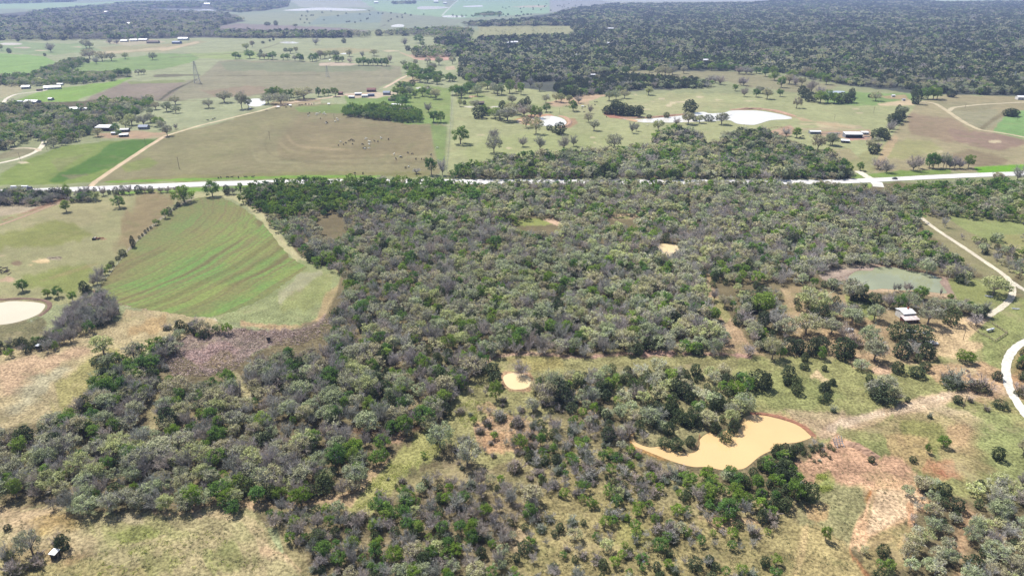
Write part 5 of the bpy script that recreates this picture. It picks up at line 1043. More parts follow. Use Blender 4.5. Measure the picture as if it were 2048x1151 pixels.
for poly, sp, mix in FAR:
    pt = scatter('far', poly, sp, mix, (8, 11), .97, True)
    n = len(pt); m = np.array(mix) / sum(mix)
    sc = np.stack([np.log(m[i] + 1e-6) + fbm(pt[:, 0] / 90, pt[:, 1] / 90, 60 + i, 3) * 2.6 + RNG.gumbel(size=n) * .8 for i in range(4)], 1).argmax(1)
    for i in range(n):
        k = ['oak_tree', 'leafy_tree', 'bare_tree', 'cedar_tree'][sc[i]]; s = pt[i, 2] * RNG.uniform(.9, 1.25)
        FOREST.append(dict(kind=k, x=pt[i, 0], y=pt[i, 1], w=s * {'cedar_tree': .8}.get(k, 1.1), h=min(s, 16) * RNG.uniform(.9, 1.2) * (1 if k != 'oak_tree' else .92)))
dots = [(RNG.uniform(600, 860), RNG.uniform(22, 48)) for _ in range(35)] + [(RNG.uniform(1000, 1180), RNG.uniform(8, 26)) for _ in range(30)] + [(RNG.uniform(960, 1140), RNG.uniform(52, 74)) for _ in range(130)] + [(RNG.uniform(900, 1100), RNG.uniform(30, 34)) for _ in range(25)]
for x, y in dots:
    X, Y = G(x, y); s = min(max(4.5, Y * .0022), 8); FOREST.append(dict(kind='cedar_tree' if y < 50 else 'oak_tree', x=X, y=Y, w=s, h=s * RNG.uniform(.7, 1.1)))
print('forest', len(FOREST))
FN = {'oak_tree': 'far_oak_forest', 'leafy_tree': 'far_leafy_forest', 'bare_tree': 'far_bare_forest', 'cedar_tree': 'far_cedar_forest'}
for k, nm in FN.items():
    mass(nm, [p for p in FOREST if p['kind'] == k], lodf=lambda p: 2 if p['y'] < 1250 else 3)
# ------------------------------------------------------------------ built things
def bm_obj(name, bm, mat, parent=None, smooth_shade=False):
    me = bpy.data.meshes.new(name); bm.normal_update(); bm.to_mesh(me); bm.free(); me.materials.append(mat)
    if smooth_shade: me.polygons.foreach_set('use_smooth', [True] * len(me.polygons))
    return link(name, me, parent)
def add_box(bm, x0, x1, y0, y1, z0, z1):
    v = [bm.verts.new(p) for p in ((x0,y0,z0),(x1,y0,z0),(x1,y1,z0),(x0,y1,z0),(x0,y0,z1),(x1,y0,z1),(x1,y1,z1),(x0,y1,z1))]
    for f in ((0,3,2,1),(4,5,6,7),(0,1,5,4),(1,2,6,5),(2,3,7,6),(3,0,4,7)): bm.faces.new([v[i] for i in f])
def box(name, dims, mat, parent):
    bm = bmesh.new(); add_box(bm, *dims); return bm_obj(name, bm, mat, parent)
def add_bar(bm, p, q, r, k=6, r2=None):
    p, q = Vector(p), Vector(q); d = (q - p).normalized(); a = d.orthogonal().normalized(); b = d.cross(a); r2 = r if r2 is None else r2
    A = [bm.verts.new(p + (a * math.cos(t) + b * math.sin(t)) * r) for t in [2 * math.pi * i / k for i in range(k)]]
    Bv = [bm.verts.new(q + (a * math.cos(t) + b * math.sin(t)) * r2) for t in [2 * math.pi * i / k for i in range(k)]]
    for i in range(k): bm.faces.new((A[i], A[(i + 1) % k], Bv[(i + 1) % k], Bv[i]))
    bm.faces.new(A[::-1]); bm.faces.new(Bv)
def bar(name, p, q, r, mat, parent, k=6, r2=None):
    bm = bmesh.new(); add_bar(bm, p, q, r, k, r2); return bm_obj(name, bm, mat, parent)
def prism(name, prof, y0, y1, mat, parent):
    bm = bmesh.new(); a = [bm.verts.new((x, y0, z)) for x, z in prof]; b = [bm.verts.new((x, y1, z)) for x, z in prof]; n = len(prof)
    for i in range(n): bm.faces.new((a[i], b[i], b[(i + 1) % n], a[(i + 1) % n]))
    bm.faces.new(a); bm.faces.new(b[::-1]); bmesh.ops.recalc_face_normals(bm, faces=bm.faces); return bm_obj(name, bm, mat, parent)
def prism_x(name, prof, x0, x1, mat, parent):
    bm = bmesh.new(); a = [bm.verts.new((x0, y, z)) for y, z in prof]; b = [bm.verts.new((x1, y, z)) for y, z in prof]; n = len(prof)
    for i in range(n): bm.faces.new((a[i], b[i], b[(i + 1) % n], a[(i + 1) % n]))
    bm.faces.new(a); bm.faces.new(b[::-1]); bmesh.ops.recalc_face_normals(bm, faces=bm.faces); return bm_obj(name, bm, mat, parent)
def gable_roof(W, D, h, rh, mat, r, oh=.4, th=.14):
    return prism_x('roof', [(-D/2-oh, h-.05), (0, h+rh), (D/2+oh, h-.05), (D/2+oh, h-.05+th), (0, h+rh+th), (-D/2-oh, h-.05+th)], -W/2-oh, W/2+oh, mat, r)
def windows(r, W, D, h, n, door=True):
    xs = [(-W / 2 + W * (i + .5) / n) for i in range(n)]
    for i, x in enumerate(xs):
        if door and i == n // 2:
            d = box('door', (x-.5, x+.5, -D/2-.05, -D/2+.02, .02, 2.05), M['wood'], r); box('handle', (x+.3, x+.4, -D/2-.09, -D/2-.05, 1.0, 1.1), M['dark'], d)
        else:
            w = box('window', (x-.55, x+.55, -D/2-.04, -D/2+.02, .95, 2.0), M['white_wall'], r); box('pane', (x-.46, x+.46, -D/2-.06, -D/2-.04, 1.03, 1.92), M['glass'], w)
def building(name, label, cat, px, py, wpx, D, h, rh, rot, roof, wall, style):
    s = ppm(px, py); W = wpx / s; X, Y = G(px, py); r = empty(name, (X, Y + D / 2, 0), math.radians(rot)); tag(r, label, cat)
    R, Wm = M[roof], M[wall]
    if style == 'gable':
        prism_x('wall', [(-D/2, 0), (D/2, 0), (D/2, h), (0, h+rh-.12), (-D/2, h)], -W/2, W/2, Wm, r); gable_roof(W, D, h, rh, R, r)
        windows(r, W, D, h, 3 if W < 12 else 5)
    elif style == 'mono':
        prism_x('wall', [(-D/2, 0), (D/2, 0), (D/2, h+rh-.1), (-D/2, h-.1)], -W/2, W/2, Wm, r)
        prism_x('roof', [(-D/2-.4, h-.05), (D/2+.3, h+rh-.02), (D/2+.3, h+rh+.1), (-D/2-.4, h+.08)], -W/2-.3, W/2+.3, R, r); windows(r, W, D, h, 3)
    elif style == 'open':
        box('back_wall', (-W/2, W/2, D/2-.15, D/2, 0, h+rh-.1), Wm, r)
        for sx in (-1, 1): prism_x('side_wall', [(-D/2+.2, 0), (D/2-.16, 0), (D/2-.16, h+rh-.15), (-D/2+.2, h-.15)], sx*W/2-.08, sx*W/2+.08, Wm, r)
        prism_x('roof', [(-D/2-.8, h-.05), (D/2+.3, h+rh-.02), (D/2+.3, h+rh+.12), (-D/2-.8, h+.1)], -W/2-.4, W/2+.4, R, r)
        n = max(4, int(W / 4.5))
        for i in range(1, n): x = -W/2 + W*i/n; box('post', (x-.1, x+.1, -D/2+.1, -D/2+.3, 0, h-.08), M['wood'], r)
    elif style == 'porch':
        prism_x('wall', [(-1, 0), (D-1, 0), (D-1, h+.9), (D/2-1, h+rh), (-1, h+.9)], -W/2+.9, W/2, M['white_wall'], r)
        prism_x('roof', [(-1.5, h+.75), (D/2-1, h+rh+.1), (D-.4, h+.75), (D-.4, h+.9), (D/2-1, h+rh+.25), (-1.5, h+.9)], -W/2+.6, W/2+.3, R, r)
        prism_x('front_wall', [(-D/2-1.6, 0), (-1.02, 0), (-1.02, h-.1), (-D/2-1.6, h-.75)], -W/2-.6, W/2-.3, Wm, r)
        prism_x('porch_roof', [(-D/2-2.3, h-.85), (-1.03, h-.02), (-1.03, h+.12), (-D/2-2.3, h-.72)], -W/2-1.0, W/2, M['pink_metal'], r)
        box('chimney', (1.6, 2.3, 2.2, 2.9, h+.8, h+rh+1.2), M['rust'], r)
        y = -D/2-1.6
        for x in (-3.6, -1.6, 2.2): w = box('window', (x-.5, x+.5, y-.05, y+.02, .9, 1.9), M['white_wall'], r); box('pane', (x-.42, x+.42, y-.07, y-.05, .98, 1.82), M['glass'], w)
        d = box('door', (-.1, .9, y-.05, y+.02, .02, 1.95), M['wood'], r); box('handle', (.7, .78, y-.09, y-.05, .95, 1.05), M['galv'], d)
for b in BUILD: building(*b)

# deer blinds on legs
def blind(px, py, label, s_, wallmat, roofmat, h=1.3):
    r = empty('deer_blind', (*G(px, py), 0), random.uniform(-.2, .2)); tag(r, label, 'deer blind'); a = s_ / 2
    for x in (-a+.08, a-.08):
        for y in (-a+.08, a-.08): box('leg', (x-.06, x+.06, y-.06, y+.06, 0, h-.002), M['wood'], r)
    w = box('cabin', (-a, a, -a, a, h, h+1.75), wallmat, r); box('window', (-a+.2, a-.2, -a-.03, -a+.01, h+.9, h+1.4), M['glass'], r)
    box('door', (a-.01, a+.04, -.35, .35, h+.05, h+1.6), M['wood'], r)
    prism_x('roof', [(-a-.2, h+1.75), (a+.2, h+1.95), (a+.2, h+2.05), (-a-.2, h+1.85)], -a-.2, a+.2, roofmat, r)
blind(112, 1113, 'dark deer blind with a bright white roof in the rough grass', 1.9, M['dark'], M['white_metal'], .25)
blind(79, 699, 'black deer blind at the end of the hedge by the dry field', 1.5, M['dark'], M['grey_metal'], .7)
blind(538, 682, 'dark deer blind standing alone in the cut brush', 1.5, M['dark'], M['brown_roof'], .8)
blind(233, 626, 'white-topped blind in the shade at the corner of the crop field', 2.0, M['dark'], M['white_metal'], .5)

# poles and pylons
def pole(px, py, hpx, label):
    h = hpx / (ppm(px, py) * cosdep(py)); r = empty('utility_pole', (*G(px, py), 0), random.uniform(-.5, .5)); tag(r, label, 'utility pole', 'wooden utility poles')
    w = max(.13, h * .016); bar('pole', (0, 0, 0), (0, 0, h), w * 1.15, M['wood'], r, 8, w * .8); a = bar('crossarm', (-h*.12, -w-.06, h*.93), (h*.12, -w-.06, h*.93), .07, M['wood'], r, 4)
    for x in (-h*.1, h*.1): bar('insulator', (x, -w-.06, h*.93+.05), (x, -w-.06, h*.93+.3), .06, M['grey_metal'], a)
for x, y, h, l in [(1926,816,26,'pole beside the dirt track in the grassland'),(1926,679,19,'pole in the sandy farm yard'),(359,338,24,'tall lone pole in the lower part of the brown field'),(540,280,17,'leaning-looking pole in the upper brown field'),(669,242,14,'pole near the pale cows at the field top'),(292,290,13,'pole beside the dark green strip'),(41,321,17,'pole beside the white drive'),(94,300,12,'pole at the forked drive by the thicket'),(1668,241,11,'pole left of the fence-row in the pale pasture'),(1747,226,14,'pole with dark top above the cedar row'),(1930,217,9,'pole beside the forked track'),(2035,240,10,'pole in the green corner patch'),(1119,229,13,'pole just behind the white and orange pond'),(945,200,9,'pole above the hay shed'),(1487,258,10,'pole below the long pale pond'),(1064,203,8,'short pole among pasture oaks above the brown pond bank')]:
    pole(x, y, h, 'wooden ' + l)
def pylon(px, py, hpx, label):
    h = hpx / (ppm(px, py) * cosdep(py)); r = empty('lattice_pylon', (*G(px, py), 0), .35); tag(r, label, 'pylon', 'lattice pylons of the power line')
    b, t = h * .13, h * .018; m = M['galv']; w = h * .006
    def c(i, z): k = z / h; q = b + (t - b) * min(k / .9, 1); return ((-1, 1)[i in (1, 2)] * q, (-1, 1)[i > 1] * q, z)
    for i in range(4): bar('leg', c(i, 0), c(i, h), w * 1.3, m, r, 4)
    bm = bmesh.new(); zs = [h * q for q in (0, .2, .37, .52, .65, .77, .88, .97)]
    for z0, z1 in zip(zs, zs[1:]):
        for i in range(4): add_bar(bm, c(i, z0), c((i + 1) % 4, z1), w * .6, 3); add_bar(bm, c((i + 1) % 4, z0), c(i, z1), w * .6, 3); add_bar(bm, c(i, z1), c((i + 1) % 4, z1), w * .6, 3)
    bm_obj('bracing', bm, m, r)
    for z in (.70, .82, .94): bar('crossarm', (-h * .12, 0, h * z), (h * .12, 0, h * z), w * 1.2, m, r, 4)
for x, y, h, l in [(395,166,42,'tallest lattice pylon standing where the field fences meet'),(655,154,22,'lattice pylon in the middle of the brown upper field'),(2027,160,17,'pale lattice pylon rising from the forest at the frame edge'),(1340,140,14,'pale lattice pylon at the forest edge above the pasture'),(1678,166,15,'pale lattice pylon in the forest corner above the thicket pond')]: pylon(x, y, h, l)

# wire fences
def fence(name, pts, gap, hp, label, rails=0, mat='wood', closed=False, pr=.09):
    P_ = [np.array(G(*q)) for q in pts]; P_ = P_ + [P_[0]] if closed else P_; o = P_[0]
    r = empty(name, (o[0], o[1], 0)); tag(r, label, 'fence'); bm = bmesh.new(); me = None
    for a, b in zip(P_, P_[1:]):
        n = max(1, int(np.linalg.norm(b - a) / gap))
        for i in range(n):
            q = a + (b - a) * i / n - o
            if me is None: bp = bmesh.new(); add_bar(bp, (0, 0, 0), (0, 0, hp), pr, 5); c = bm_obj('post', bp, M[mat], r); me = c.data
            else: c = link('post', me, r)
            c.location = (q[0], q[1], 0)
        for z in ([hp * k for k in (.35, .62, .9)] if rails else [hp * .5, hp * .9]):
            p, q = a - o, b - o; add_bar(bm, (p[0], p[1], z), (q[0], q[1], z), .07 if rails else .02, 4)
    bm_obj('rail' if rails else 'wire', bm, M[mat if rails else 'galv'], r)
fence('wire_fence', [(905,185),(903,215),(901,250),(897,300),(893,350)], 7, 1.4, 'wire fence between the brown hay field and the oak pasture')
fence('wire_fence', [(196,580),(256,503),(307,452),(352,416),(372,400)], 5, 1.3, 'wire fence along the upper edge of the crop field')
fence('wire_fence', [(320,200),(358,178),(395,159)], 8, 1.5, 'dark wire fence beside the mauve field')
fence('wire_fence', [(560,211),(660,205),(700,210),(800,240),(890,252)], 10, 1.3, 'wire fence round the top of the brown hay field')
fence('rail_fence', [(1935,648),(1955,637),(1984,648),(2014,667),(1990,683),(1956,665)], 2.6, 1.3, 'brown rail pen round the white tank', 1, 'wood', True)
fence('rail_fence', [(1536,258),(1555,255.5),(1577,257),(1578,264),(1556,272),(1538,268)], 4, 1.6, 'brown rail corral at the wood edge', 1, 'rust', True, .12)
fence('rail_fence', [(1645,268),(1690,269.5),(1738,268)], 4, 1.4, 'pale rail fence joining the cattle shed and the open barn', 1, 'galv')

# cattle: one skinned body each
def cow_mesh(name, graze, mat):
    V = [(0,0,1.15,.36),(.55,0,1.18,.37),(-.55,0,1.17,.35),(.85,0,1.2,.30),(-.85,0,1.15,.26)]
    hd = [(1.15,0,.95,.19),(1.4,0,.45,.15),(1.55,0,.18,.11)] if graze else [(1.15,0,1.4,.19),(1.4,0,1.5,.17),(1.72,0,1.36,.11)]
    V += hd; E = [(0,1),(0,2),(1,3),(2,4),(3,5),(5,6),(6,7)]
    for x, y in ((.68,.2),(.68,-.2),(-.72,.2),(-.72,-.2)):
        i = len(V); V += [(x,y,.85,.15),(x+(.0 if x > 0 else -.06),y,.45,.085),(x,y,.0,.07)]; E += [(1 if x > 0 else 2,i),(i,i+1),(i+1,i+2)]
    i = len(V); V += [(-1.08,0,1.05,.05),(-1.12,0,.55,.04)]; E += [(4,i),(i,i+1)]
    i = len(V); e = V[6]; V += [(e[0]-.08,.22,e[2]+.08,.05),(e[0]-.08,-.22,e[2]+.08,.05)]; E += [(6,i),(6,i+1)]
    me = bpy.data.meshes.new(name + '_cage'); me.from_pydata([v[:3] for v in V], E, []); o = bpy.data.objects.new(name, me); COL.objects.link(o)
    o.modifiers.new('skin', 'SKIN'); sv = me.skin_vertices[0].data if me.skin_vertices else None
    if sv is None:
        bm = bmesh.new(); bm.from_mesh(me); lay = bm.verts.layers.skin.verify(); bm.to_mesh(me); bm.free(); sv = me.skin_vertices[0].data
    for k, v in enumerate(V): sv[k].radius = (v[3], v[3]); sv[k].use_root = k == 0
    o.modifiers.new('sub', 'SUBSURF').levels = 1
    dg = bpy.context.evaluated_depsgraph_get(); m2 = bpy.data.meshes.new_from_object(o.evaluated_get(dg)); bpy.data.objects.remove(o)
    m2.name = name; m2.materials.clear(); m2.materials.append(mat); m2.polygons.foreach_set('use_smooth', [True] * len(m2.polygons)); return m2
COWS = {(c, g): cow_mesh('cow', g, M['black' if c == 'k' else 'cream']) for c in 'kw' for g in (0, 1)}
HERDS = [
 ('the upper group by the pole', 'k616,230 w617,233 k619,227 w633,228 w636,229 w640,226 w647,229 w649,227 w651,230 k641,238 w633,231 k653,245 w652,248 k654,247 w670,244 w674,239 w676,242'),
 ('the middle group', 'w681,285 k677,292 k692,287 k687,290 k698,283 k703,281 k707,283 k705,289 w731,280 w733,278 w737,284 w740,285 w738,289 k725,290 k749,283 k756,284 w763,278 w761,276 k777,280 k728,298 k731,297 w730,299 w738,298 w739,291'),
 ('the lower group near the fence corner', 'k816,307 k825,309 w788,310 k792,319 k802,316 w801,315 k832,319 k843,319 k848,321 k862,311 w875,297 k811,337 w817,335'),
 ('the black cattle waiting by the lane', 'k599,212 k604,211 k611,210 k612,208.5 k618,210 k623,210 k628,209 k572,216 k582,215 k553,218 k533,222'),
 ('the black cattle beside the small oak', 'k416,242 k425,240 w423,241 k430,238'),
 ('the black cattle along the highway verge', 'k437,357 k442,356 k455,356 k464,356 k477,356 k492,356 k506,355.5 k710,348 k726,348'),
 ('the strays in the oak pasture', 'k1133,214 k1164,218 k1170,215 k1190,205 k1194,205 k1185,218 k1213,235 w1295,252 k1190,211 k1168,225 k1157,297'),
 ('the cattle near the rail corral', 'k1600,276 k1606,274 k1735,284 k1755,272'),
]
for zone, txt in HERDS:
    for t in txt.split():
        x, y = map(float, t[1:].split(',')); c = t[0]; g = random.random() < .65
        o = link('cow', COWS[c, int(g)], None, (*G(x, y), 0)); o.rotation_euler = (0, 0, random.uniform(0, 6.28)); s = random.uniform(.95, 1.15); o.scale = (s * 1.1,) * 3
        tag(o, ('black' if c == 'k' else 'cream white') + ' cow standing with ' + zone, 'cow', ('black cows of ' if c == 'k' else 'cream white cows of ') + zone)

# vehicles
def wheel(r, x, y, R=.34, w=.24):
    t = bar('wheel', (x, y - w/2, R), (x, y + w/2, R), R, M['tyre'], r, 16); bar('rim', (x, y - w/2 - .01, R), (x, y + w/2 + .01, R), R * .55, M['galv'], t, 12)
def car(px, py, rot, label, mat, pickup=False, name='car'):
    r = empty(name, (*G(px, py), .2 if py < 380 else .06), math.radians(rot)); tag(r, label, 'car' if not pickup else 'pickup truck')
    if pickup: prof = [(-2.6,.45),(2.6,.45),(2.65,.95),(1.5,1.08),(.9,1.75),(-.5,1.78),(-.65,1.05),(-2.6,1.05)]
    else: prof = [(-2.2,.4),(2.2,.4),(2.25,.8),(1.2,.95),(.5,1.5),(-1.2,1.52),(-2.0,1.0),(-2.25,.9)]
    prism('body', prof, -.88, .88, mat, r)
    if pickup: prism('windscreen', [(1.52,1.1),(.93,1.72),(.97,1.73),(1.58,1.1)], -.75, .75, M['glass'], r); box('cargo_bed', (-2.5,-.75,-.75,.75,1.0,1.06), M['dark'], r)
    else: prism('windscreen', [(1.2,.99),(.53,1.48),(.57,1.49),(1.28,.99)], -.72, .72, M['glass'], r); prism('rear_window', [(-1.24,1.5),(-1.96,1.03),(-2.02,1.03),(-1.28,1.52)], -.7, .7, M['glass'], r)
    for s in (-1, 1):
        x0, x1, zb, zt = (-.45,.85,1.12,1.65) if pickup else (-1.1,.6,1.0,1.42)
        box('side_window', (x0, x1-.25, min(s*.885, s*.875), max(s*.885, s*.875), zb, zt), M['glass'], r)
        for x in ((-1.6, 1.6) if pickup else (-1.35, 1.35)): wheel(r, x, s * .82)
        f = 2.62 if pickup else 2.22; box('headlight', (f, f+.06, s*.62-.16, s*.62+.16, .68, .84), M['white_wall'], r); box('tail_light', (-f-.04, -f+.02, s*.66-.12, s*.66+.12, .75, .9), M['red_wall'], r)
car(1789, 358.5, 175, 'dark and silver car on the highway by the turn-off', M['car_dark'])
car(1698, 662, 20, 'white car parked under the oaks below the green pond', M['car_white'])
car(1863, 688, -12, 'white pickup truck beside the dark cedars of the yard', M['car_white'], True, 'pickup_truck')
car(1822, 664, 10, 'pale car half hidden behind dark cedars near the farmhouse', M['car_white'])
def semi(px, py, rot):
    r = empty('semi_truck', (*G(px, py), .2), math.radians(rot)); tag(r, 'long white semi truck on the highway behind the hedge', 'truck')
    box('trailer_box', (-8.4, 5.2, -1.27, 1.27, 1.25, 4.05), M['car_white'], r); box('chassis', (-8.2, 8.2, -.5, .5, .75, 1.2), M['dark'], r)
    c = prism('cab', [(5.6,.6),(8.3,.6),(8.35,1.9),(7.8,3.1),(5.6,3.3)], -1.2, 1.2, M['car_dark'], r); prism('windscreen', [(8.34,1.95),(7.88,2.95),(7.94,2.97),(8.42,1.95)], -1.05, 1.05, M['glass'], r)
    for x in (-7.2, -5.9, 4.6, 5.9, 7.7):
        for s in (-1, 1): wheel(r, x, s * 1.05, .5, .35)
    for s in (-1, 1): box('headlight', (8.33, 8.4, s*.8-.18, s*.8+.18, .95, 1.2), M['white_wall'], r)
semi(45, 381.5, 1.5)
# white tank in the pen
r = empty('propane_tank', (*G(1980, 662), 0), math.radians(22)); tag(r, 'long white gas tank lying inside the brown rail pen', 'gas tank')
bm = bmesh.new(); pr = [(-2.6,.02),(-2.5,.36),(-2.2,.55),(2.2,.55),(2.5,.36),(2.6,.02)]
rings = [[bm.verts.new((x, q * math.cos(t), 1.0 + q * math.sin(t))) for t in np.linspace(0, 2*math.pi, 17)[:-1]] for x, q in pr]
for a, b in zip(rings, rings[1:]):
    for i in range(16): bm.faces.new((a[i], a[(i+1) % 16], b[(i+1) % 16], b[i]))
bm.faces.new(rings[0][::-1]); bm.faces.new(rings[-1]); bm_obj('tank', bm, M['white_metal'], r, True)
for x in (-1.5, 1.5): box('leg', (x-.12, x+.12, -.4, .4, 0, .62), M['wood'], r)
bar('valve_dome', (0, 0, 1.53), (0, 0, 1.75), .2, M['grey_metal'], r, 10)
# white pipe frame on the red bank
r = empty('pipe_frame', (*G(1679, 891), 0), .2); tag(r, 'tilted white pipe frame standing on the red earth bank', 'pipe frame')
for x in (-1.7, -.6, .5, 1.6): bar('post', (x, 0, 0), (x - 1.0, 1.1, 3.2 + .5 * (x > 0)), .13, M['white_metal'], r)
for x in (-1.4, 1.3): bar('leg', (x, -1.1, 0), (x - .5, .6, 2.0), .12, M['white_metal'], r)
for z in (.9, 1.7, 2.5): bar('crossbar', (-2.1 - z * .25, z * .36 - .13, z), (1.8 - z * .25, z * .36 - .13, z), .09, M['galv'], r)
# disc harrow
r = empty('disc_harrow', (*G(197, 478), 0), .25); tag(r, 'rusty disc harrow with an orange-red frame in the pasture', 'harrow'); 
for y in (-.9, .9): bar('frame_beam', (-1.4, y, .7), (3.6, y * .35, .75), .14, M['rust'], r, 4)
for x in (-.8, .9, 2.2): bar('cross_beam', (x, -1.5, .72), (x, 1.5, .72), .12, M['rust'], r, 4)
for x in (-1.7, .2):
    for k in range(7): bar('disc', (x + k * .06, -1.7 + k * .55, .45), (x + k * .06, -1.62 + k * .55, .45), .46, M['dark'], r, 12)
bar('roller', (-2.9, -1.6, .7), (-2.9, 1.6, .7), .68, M['dark'], r, 14); box('hopper', (-2.3, -1.3, -1.2, 1.2, .8, 1.5), M['tan_wall'], r)
# log pile
for i in range(16):
    X, Y = G(12 + random.uniform(-13, 11), 543 + random.uniform(-8, 5)); o = empty('log', (X, Y, .25 + .35 * (i % 3)), random.uniform(-.9, .9)); bpy.data.objects.remove(o)
    L = random.uniform(1.6, 3.4); bm = bmesh.new(); add_bar(bm, (-L/2, 0, 0), (L/2, 0, random.uniform(-.1, .3)), random.uniform(.18, .34), 8, random.uniform(.12, .25))
    o = bm_obj('log', bm, M['dark' if i % 3 else 'wood']); o.location = (X, Y, .2 + .3 * (i % 3)); o.rotation_euler = (0, 0, random.uniform(0, 3.1)); tag(o, 'dark log in the heap at the edge of the pasture', 'log', 'logs heaped in the pasture')
for i in range(9):
    X, Y = G(110 + random.uniform(-10, 12), 516 + random.uniform(-3, 2)); L = random.uniform(1.5, 3); bm = bmesh.new(); add_bar(bm, (-L/2, 0, 0), (L/2, 0, .05), .12, 6)
    o = bm_obj('log', bm, M['wood']); o.location = (X, Y, .14); o.rotation_euler = (0, 0, random.uniform(0, 3.1)); tag(o, 'grey pole lying beside the pale sand patch', 'log', 'grey poles lying by the sand patch')
# rowboat, bath trough, feeders, tyre
def boat(px, py, rot, label):
    r = empty('rowboat', (*G(px, py), 0), rot); tag(r, label, 'rowboat'); bm = bmesh.new(); R = []
    for x, w, z in ((-1.7,.5,.08),(-.6,.62,.0),(.6,.6,.02),(1.5,.36,.12),(2.0,.05,.3)):
        R.append([bm.verts.new((x, s * w * k, z + q)) for s, k, q in ((-1,1,.45),(-1,.7,.05),(1,.7,.05),(1,1,.45))])
    for a, b in zip(R, R[1:]):
        for i in range(3): bm.faces.new((a[i], a[i+1], b[i+1], b[i]))
    bm.faces.new(R[0]); o = bm_obj('hull', bm, M['white_metal'], r); md = o.modifiers.new('s', 'SOLIDIFY'); md.thickness = .05
    for x in (-.9, .4): box('seat', (x-.15, x+.15, -.5, .5, .3, .35), M['galv'], r)
boat(1977, 593, -.5, 'white rowboat lying on grass below the round oak')
boat(2031, 618, -.2, 'white boat beside the grey brush heap at the frame edge')
def feeder(px, py, label):
    r = empty('cattle_feeder', (*G(px, py), 0), random.uniform(-.3, .3)); tag(r, label, 'feeder')
    for x in (-1.2, 1.2):
        for y in (-.6, .6): bar('leg', (x, y, 0), (x, y, 1.0), .07, M['galv'], r)
    box('bin', (-1.5, 1.5, -.8, .8, 1.0, 1.7), M['dark'], r); prism_x('roof', [(-1.3,1.75),(0,2.5),(1.3,1.75),(1.3,1.85),(0,2.6),(-1.3,1.85)], -1.9, 1.9, M['white_metal'], r)
for x, y, l in [(557,216,'white-roofed cattle feeder where the lane turns pale'),(581,213,'white-roofed cattle feeder under the lane oaks'),(658,210,'white-roofed cattle feeder alone at the field top'),(501,219,'white-roofed feeder below the stock pond'),(1165,215,'white-topped feeder on the sandy oak slope'),(660,122,'white-topped feeder in the far tree row')]: feeder(x, y, l)
def trough(px, py, rot, L, label):
    r = empty('feed_trough', (*G(px, py), 0), rot); tag(r, label, 'trough'); box('base', (-L/2, L/2, -.5, .5, .25, .35), M['galv'], r)
    for s in (-1, 1): prism_x('side', [(s*.5,.25),(s*.56,.25),(s*.7,.8),(s*.64,.8)], -L/2, L/2, M['white_metal'], r); box('foot', (s*L*.35-.1, s*L*.35+.1, -.4, .4, 0, .248), M['wood'], r)
trough(1537, 268, -.5, 7, 'long white trough at the left end of the corral'); trough(1668, 267, 0, 14, 'long white feed trough left of the open barn'); trough(1732, 274, .1, 8, 'white trough by the right end of the open barn'); trough(1851, 667, .3, 3, 'short white trough among yard cedars')
r = empty('fire_ring', (*G(1935, 742), 0)); tag(r, 'dark fire ring on pale sand below the yard', 'fire ring')
bar('ring', (0,0,0), (0,0,.35), .8, M['rust'], r, 14); bar('ash_bed', (0,0,.351), (0,0,.36), .68, M['dark'], r, 14)

# ------------------------------------------------------------------ low growth nobody could count
def tufts(name, polys, n, h, mat, wide=1.0):
    Q = []; 
    for poly, k in polys:
        pp = np.array(poly, float); c = 0
        x = RNG.uniform(pp[:, 0].min(), pp[:, 0].max(), int(n * k * 3)); y = RNG.uniform(pp[:, 1].min(), pp[:, 1].max(), len(x)); ok = inpoly(x, y, poly)
        X, Y = unproj(x[ok], y[ok]); ok = (fbm(X / 7, Y / 7, 77, 2) > -.06) & ~in_sheet(X, Y); X, Y = X[ok][:int(n * k)], Y[ok][:int(n * k)]
        m = 14; hh = RNG.uniform(.5, 1.3, len(X)) * h
        cx = np.repeat(X, m) + RNG.normal(size=len(X) * m) * np.repeat(hh, m) * .55 * wide; cy = np.repeat(Y, m) + RNG.normal(size=len(X) * m) * np.repeat(hh, m) * .55 * wide
        cz = np.repeat(hh, m) * RNG.uniform(.05, .9, len(cx)); Q.append(leaf_quads(RNG, np.stack([cx, cy, cz], 1), 1.0) * 1.0)
        q = Q[-1]; ctr = q.mean(1, keepdims=True); Q[-1] = ctr + (q - ctr) * (np.repeat(hh, m) * .28)[:, None, None]
    Q = np.concatenate(Q); me = to_mesh(name, Q, [M[mat]], None, RNG.uniform(.7, 1.25, (len(Q), 1)) * np.ones(3)); tag(link(name, me), kind='stuff')
SW = [(700,1010),(740,960),(790,910),(850,860),(880,850),(905,860),(880,900),(820,940),(780,985),(740,1020)]
tufts('weeds', [(SW, 1.0), ([(905,820),(960,760),(1000,760),(990,800),(930,860)], .3), ([(240,1060),(470,1060),(520,1140),(140,1150)], .28), ([(1632,948),(1664,950),(1668,978),(1640,985)], .3), ([(640,640),(690,660),(670,690),(640,690)], .1)], 480, .5, 'weed', 1.5)
tufts('ground_cover', [([(900,700),(1180,710),(1160,800),(1080,900),(960,900),(900,860)], .35), ([(1000,1000),(1560,1020),(1600,1151),(1000,1151)], 1.4), ([(1470,720),(2040,700),(2040,940),(1640,860),(1480,810)], .35), ([(1600,900),(1850,960),(1800,1130),(1600,1151)], .5), ([(0,1010),(520,1020),(600,1151),(0,1151)], .9)], 800, .36, 'shrub_leaf', 1.3)
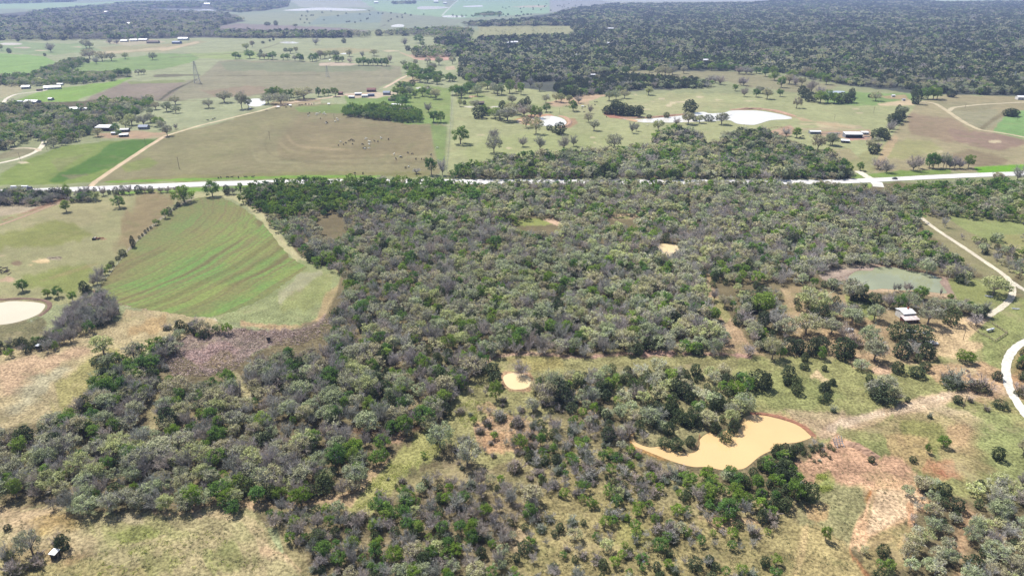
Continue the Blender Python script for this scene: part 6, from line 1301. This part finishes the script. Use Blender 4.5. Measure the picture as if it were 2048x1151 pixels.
def sticks():
    poly = [(322,716),(350,692),(385,668),(430,658),(480,655),(560,662),(620,655),(652,635),(662,645),(640,672),(600,690),(540,692),(500,712),(470,740),(420,752),(345,752)]
    x = RNG.uniform(320, 665, 16000); y = RNG.uniform(632, 755, 16000); ok = inpoly(x, y, poly); X, Y = unproj(x[ok], y[ok]); n = len(X)
    a = np.stack([X, Y, RNG.uniform(.02, .5, n)], 1); d = unit(np.stack([RNG.normal(size=n), RNG.normal(size=n) * .6, RNG.normal(size=n) * .35], 1)); b = a + d * RNG.uniform(.5, 1.9, n)[:, None]; b[:, 2] = np.abs(b[:, 2]) + .03
    me = to_mesh('cut_brush', twig_quads(RNG, a, b, .16), [M['stick']], None, RNG.uniform(.35, 1.9, (n, 1)) * np.array([1, .96, .94])); tag(link('cut_brush', me), kind='stuff')
sticks()

# ------------------------------------------------------------------ haze
m = bpy.data.materials.new('haze_air'); m.use_nodes = True; nt = m.node_tree; nt.nodes.clear()
out = N(nt, 'ShaderNodeOutputMaterial'); pv = N(nt, 'ShaderNodeVolumePrincipled'); pv.inputs['Color'].default_value = (0.47, 0.60, 1.0, 1); pv.inputs['Density'].default_value = 1.05e-4; pv.inputs['Anisotropy'].default_value = 0.2
nt.links.new(pv.outputs[0], out.inputs['Volume'])
bm = bmesh.new(); add_box(bm, -23000, 23000, -23000, 23000, -1.0, 168.0); tag(bm_obj('haze', bm, m), kind='stuff')

# ------------------------------------------------------------------ what the setting is called
ABOUT = {'ground': ('dry green and tan pasture land with bare sandy patches', 'ground'), 'road': ('pale two-lane highway crossing between the wood and the fields', 'highway'), 'road_marking': ('painted line along the pale highway', 'road marking'),
 'lake_water': ('far bluish lake among dark trees', 'lake'), 'crop_field': ('curved young crop field with drill rows', 'field'), 'dirt_road': ('tan dirt road leading up from the highway past the brown field', 'dirt road'), 'gravel_drive': ('pale gravel drive winding through grass and trees', 'drive'),
 'dirt_track': ('faint wheel track across dry pasture', 'track'), 'pond_bank': ('low earth bank beside a farm pond', 'bank'), 'haze': ('thin blue air over the whole valley', 'haze'), 'weeds': ('yellow-green weeds in the swale and rough grass', 'weeds'), 'ground_cover': ('low tufts scattered in the open ground', 'ground cover'), 'cut_brush': ('pinkish cut brush lying in the clearing below the crop field', 'brush')}
PONDS = ['large orange farm pond with cedars on its banks', 'grey-green pond with bare mud at both ends', 'pale round pond beside the bare thicket', 'small tan pond in the scrub opening', 'tan pond hidden inside the wood', 'white muddy pond in the oak pasture', 'long pale pond in the pasture beyond the wood', 'white stock pond beside the lane oaks', 'small round pond among the pasture trees', 'thin pale pond in the far meadow', 'white patch of water by the far fence', 'bright pond at the farthest green field', 'thin pale strip of water in the far field', 'pale pond at the bend of the far road', 'long white water below the far forest', 'little pond behind the round thicket', 'small pale pool by the far tree row', 'orange shallows of the white muddy pond', 'orange shallows at the tip of the long pale pond']
pi = 0
for o in list(COL.objects):
    if o.parent is None and o.get('kind') in ('structure', 'stuff') and not o.get('label'):
        n = o.name.split('.')[0]
        if n == 'pond_water': o['label'] = PONDS[pi]; o['category'] = 'pond'; pi += 1
        elif n in ABOUT: o['label'], o['category'] = ABOUT[n]
        else:
            w = n.replace('_', ' '); o['label'] = f"{w} massed together {'in the distance' if 'far' in n else 'between the nearer trees'}"; o['category'] = 'woodland'
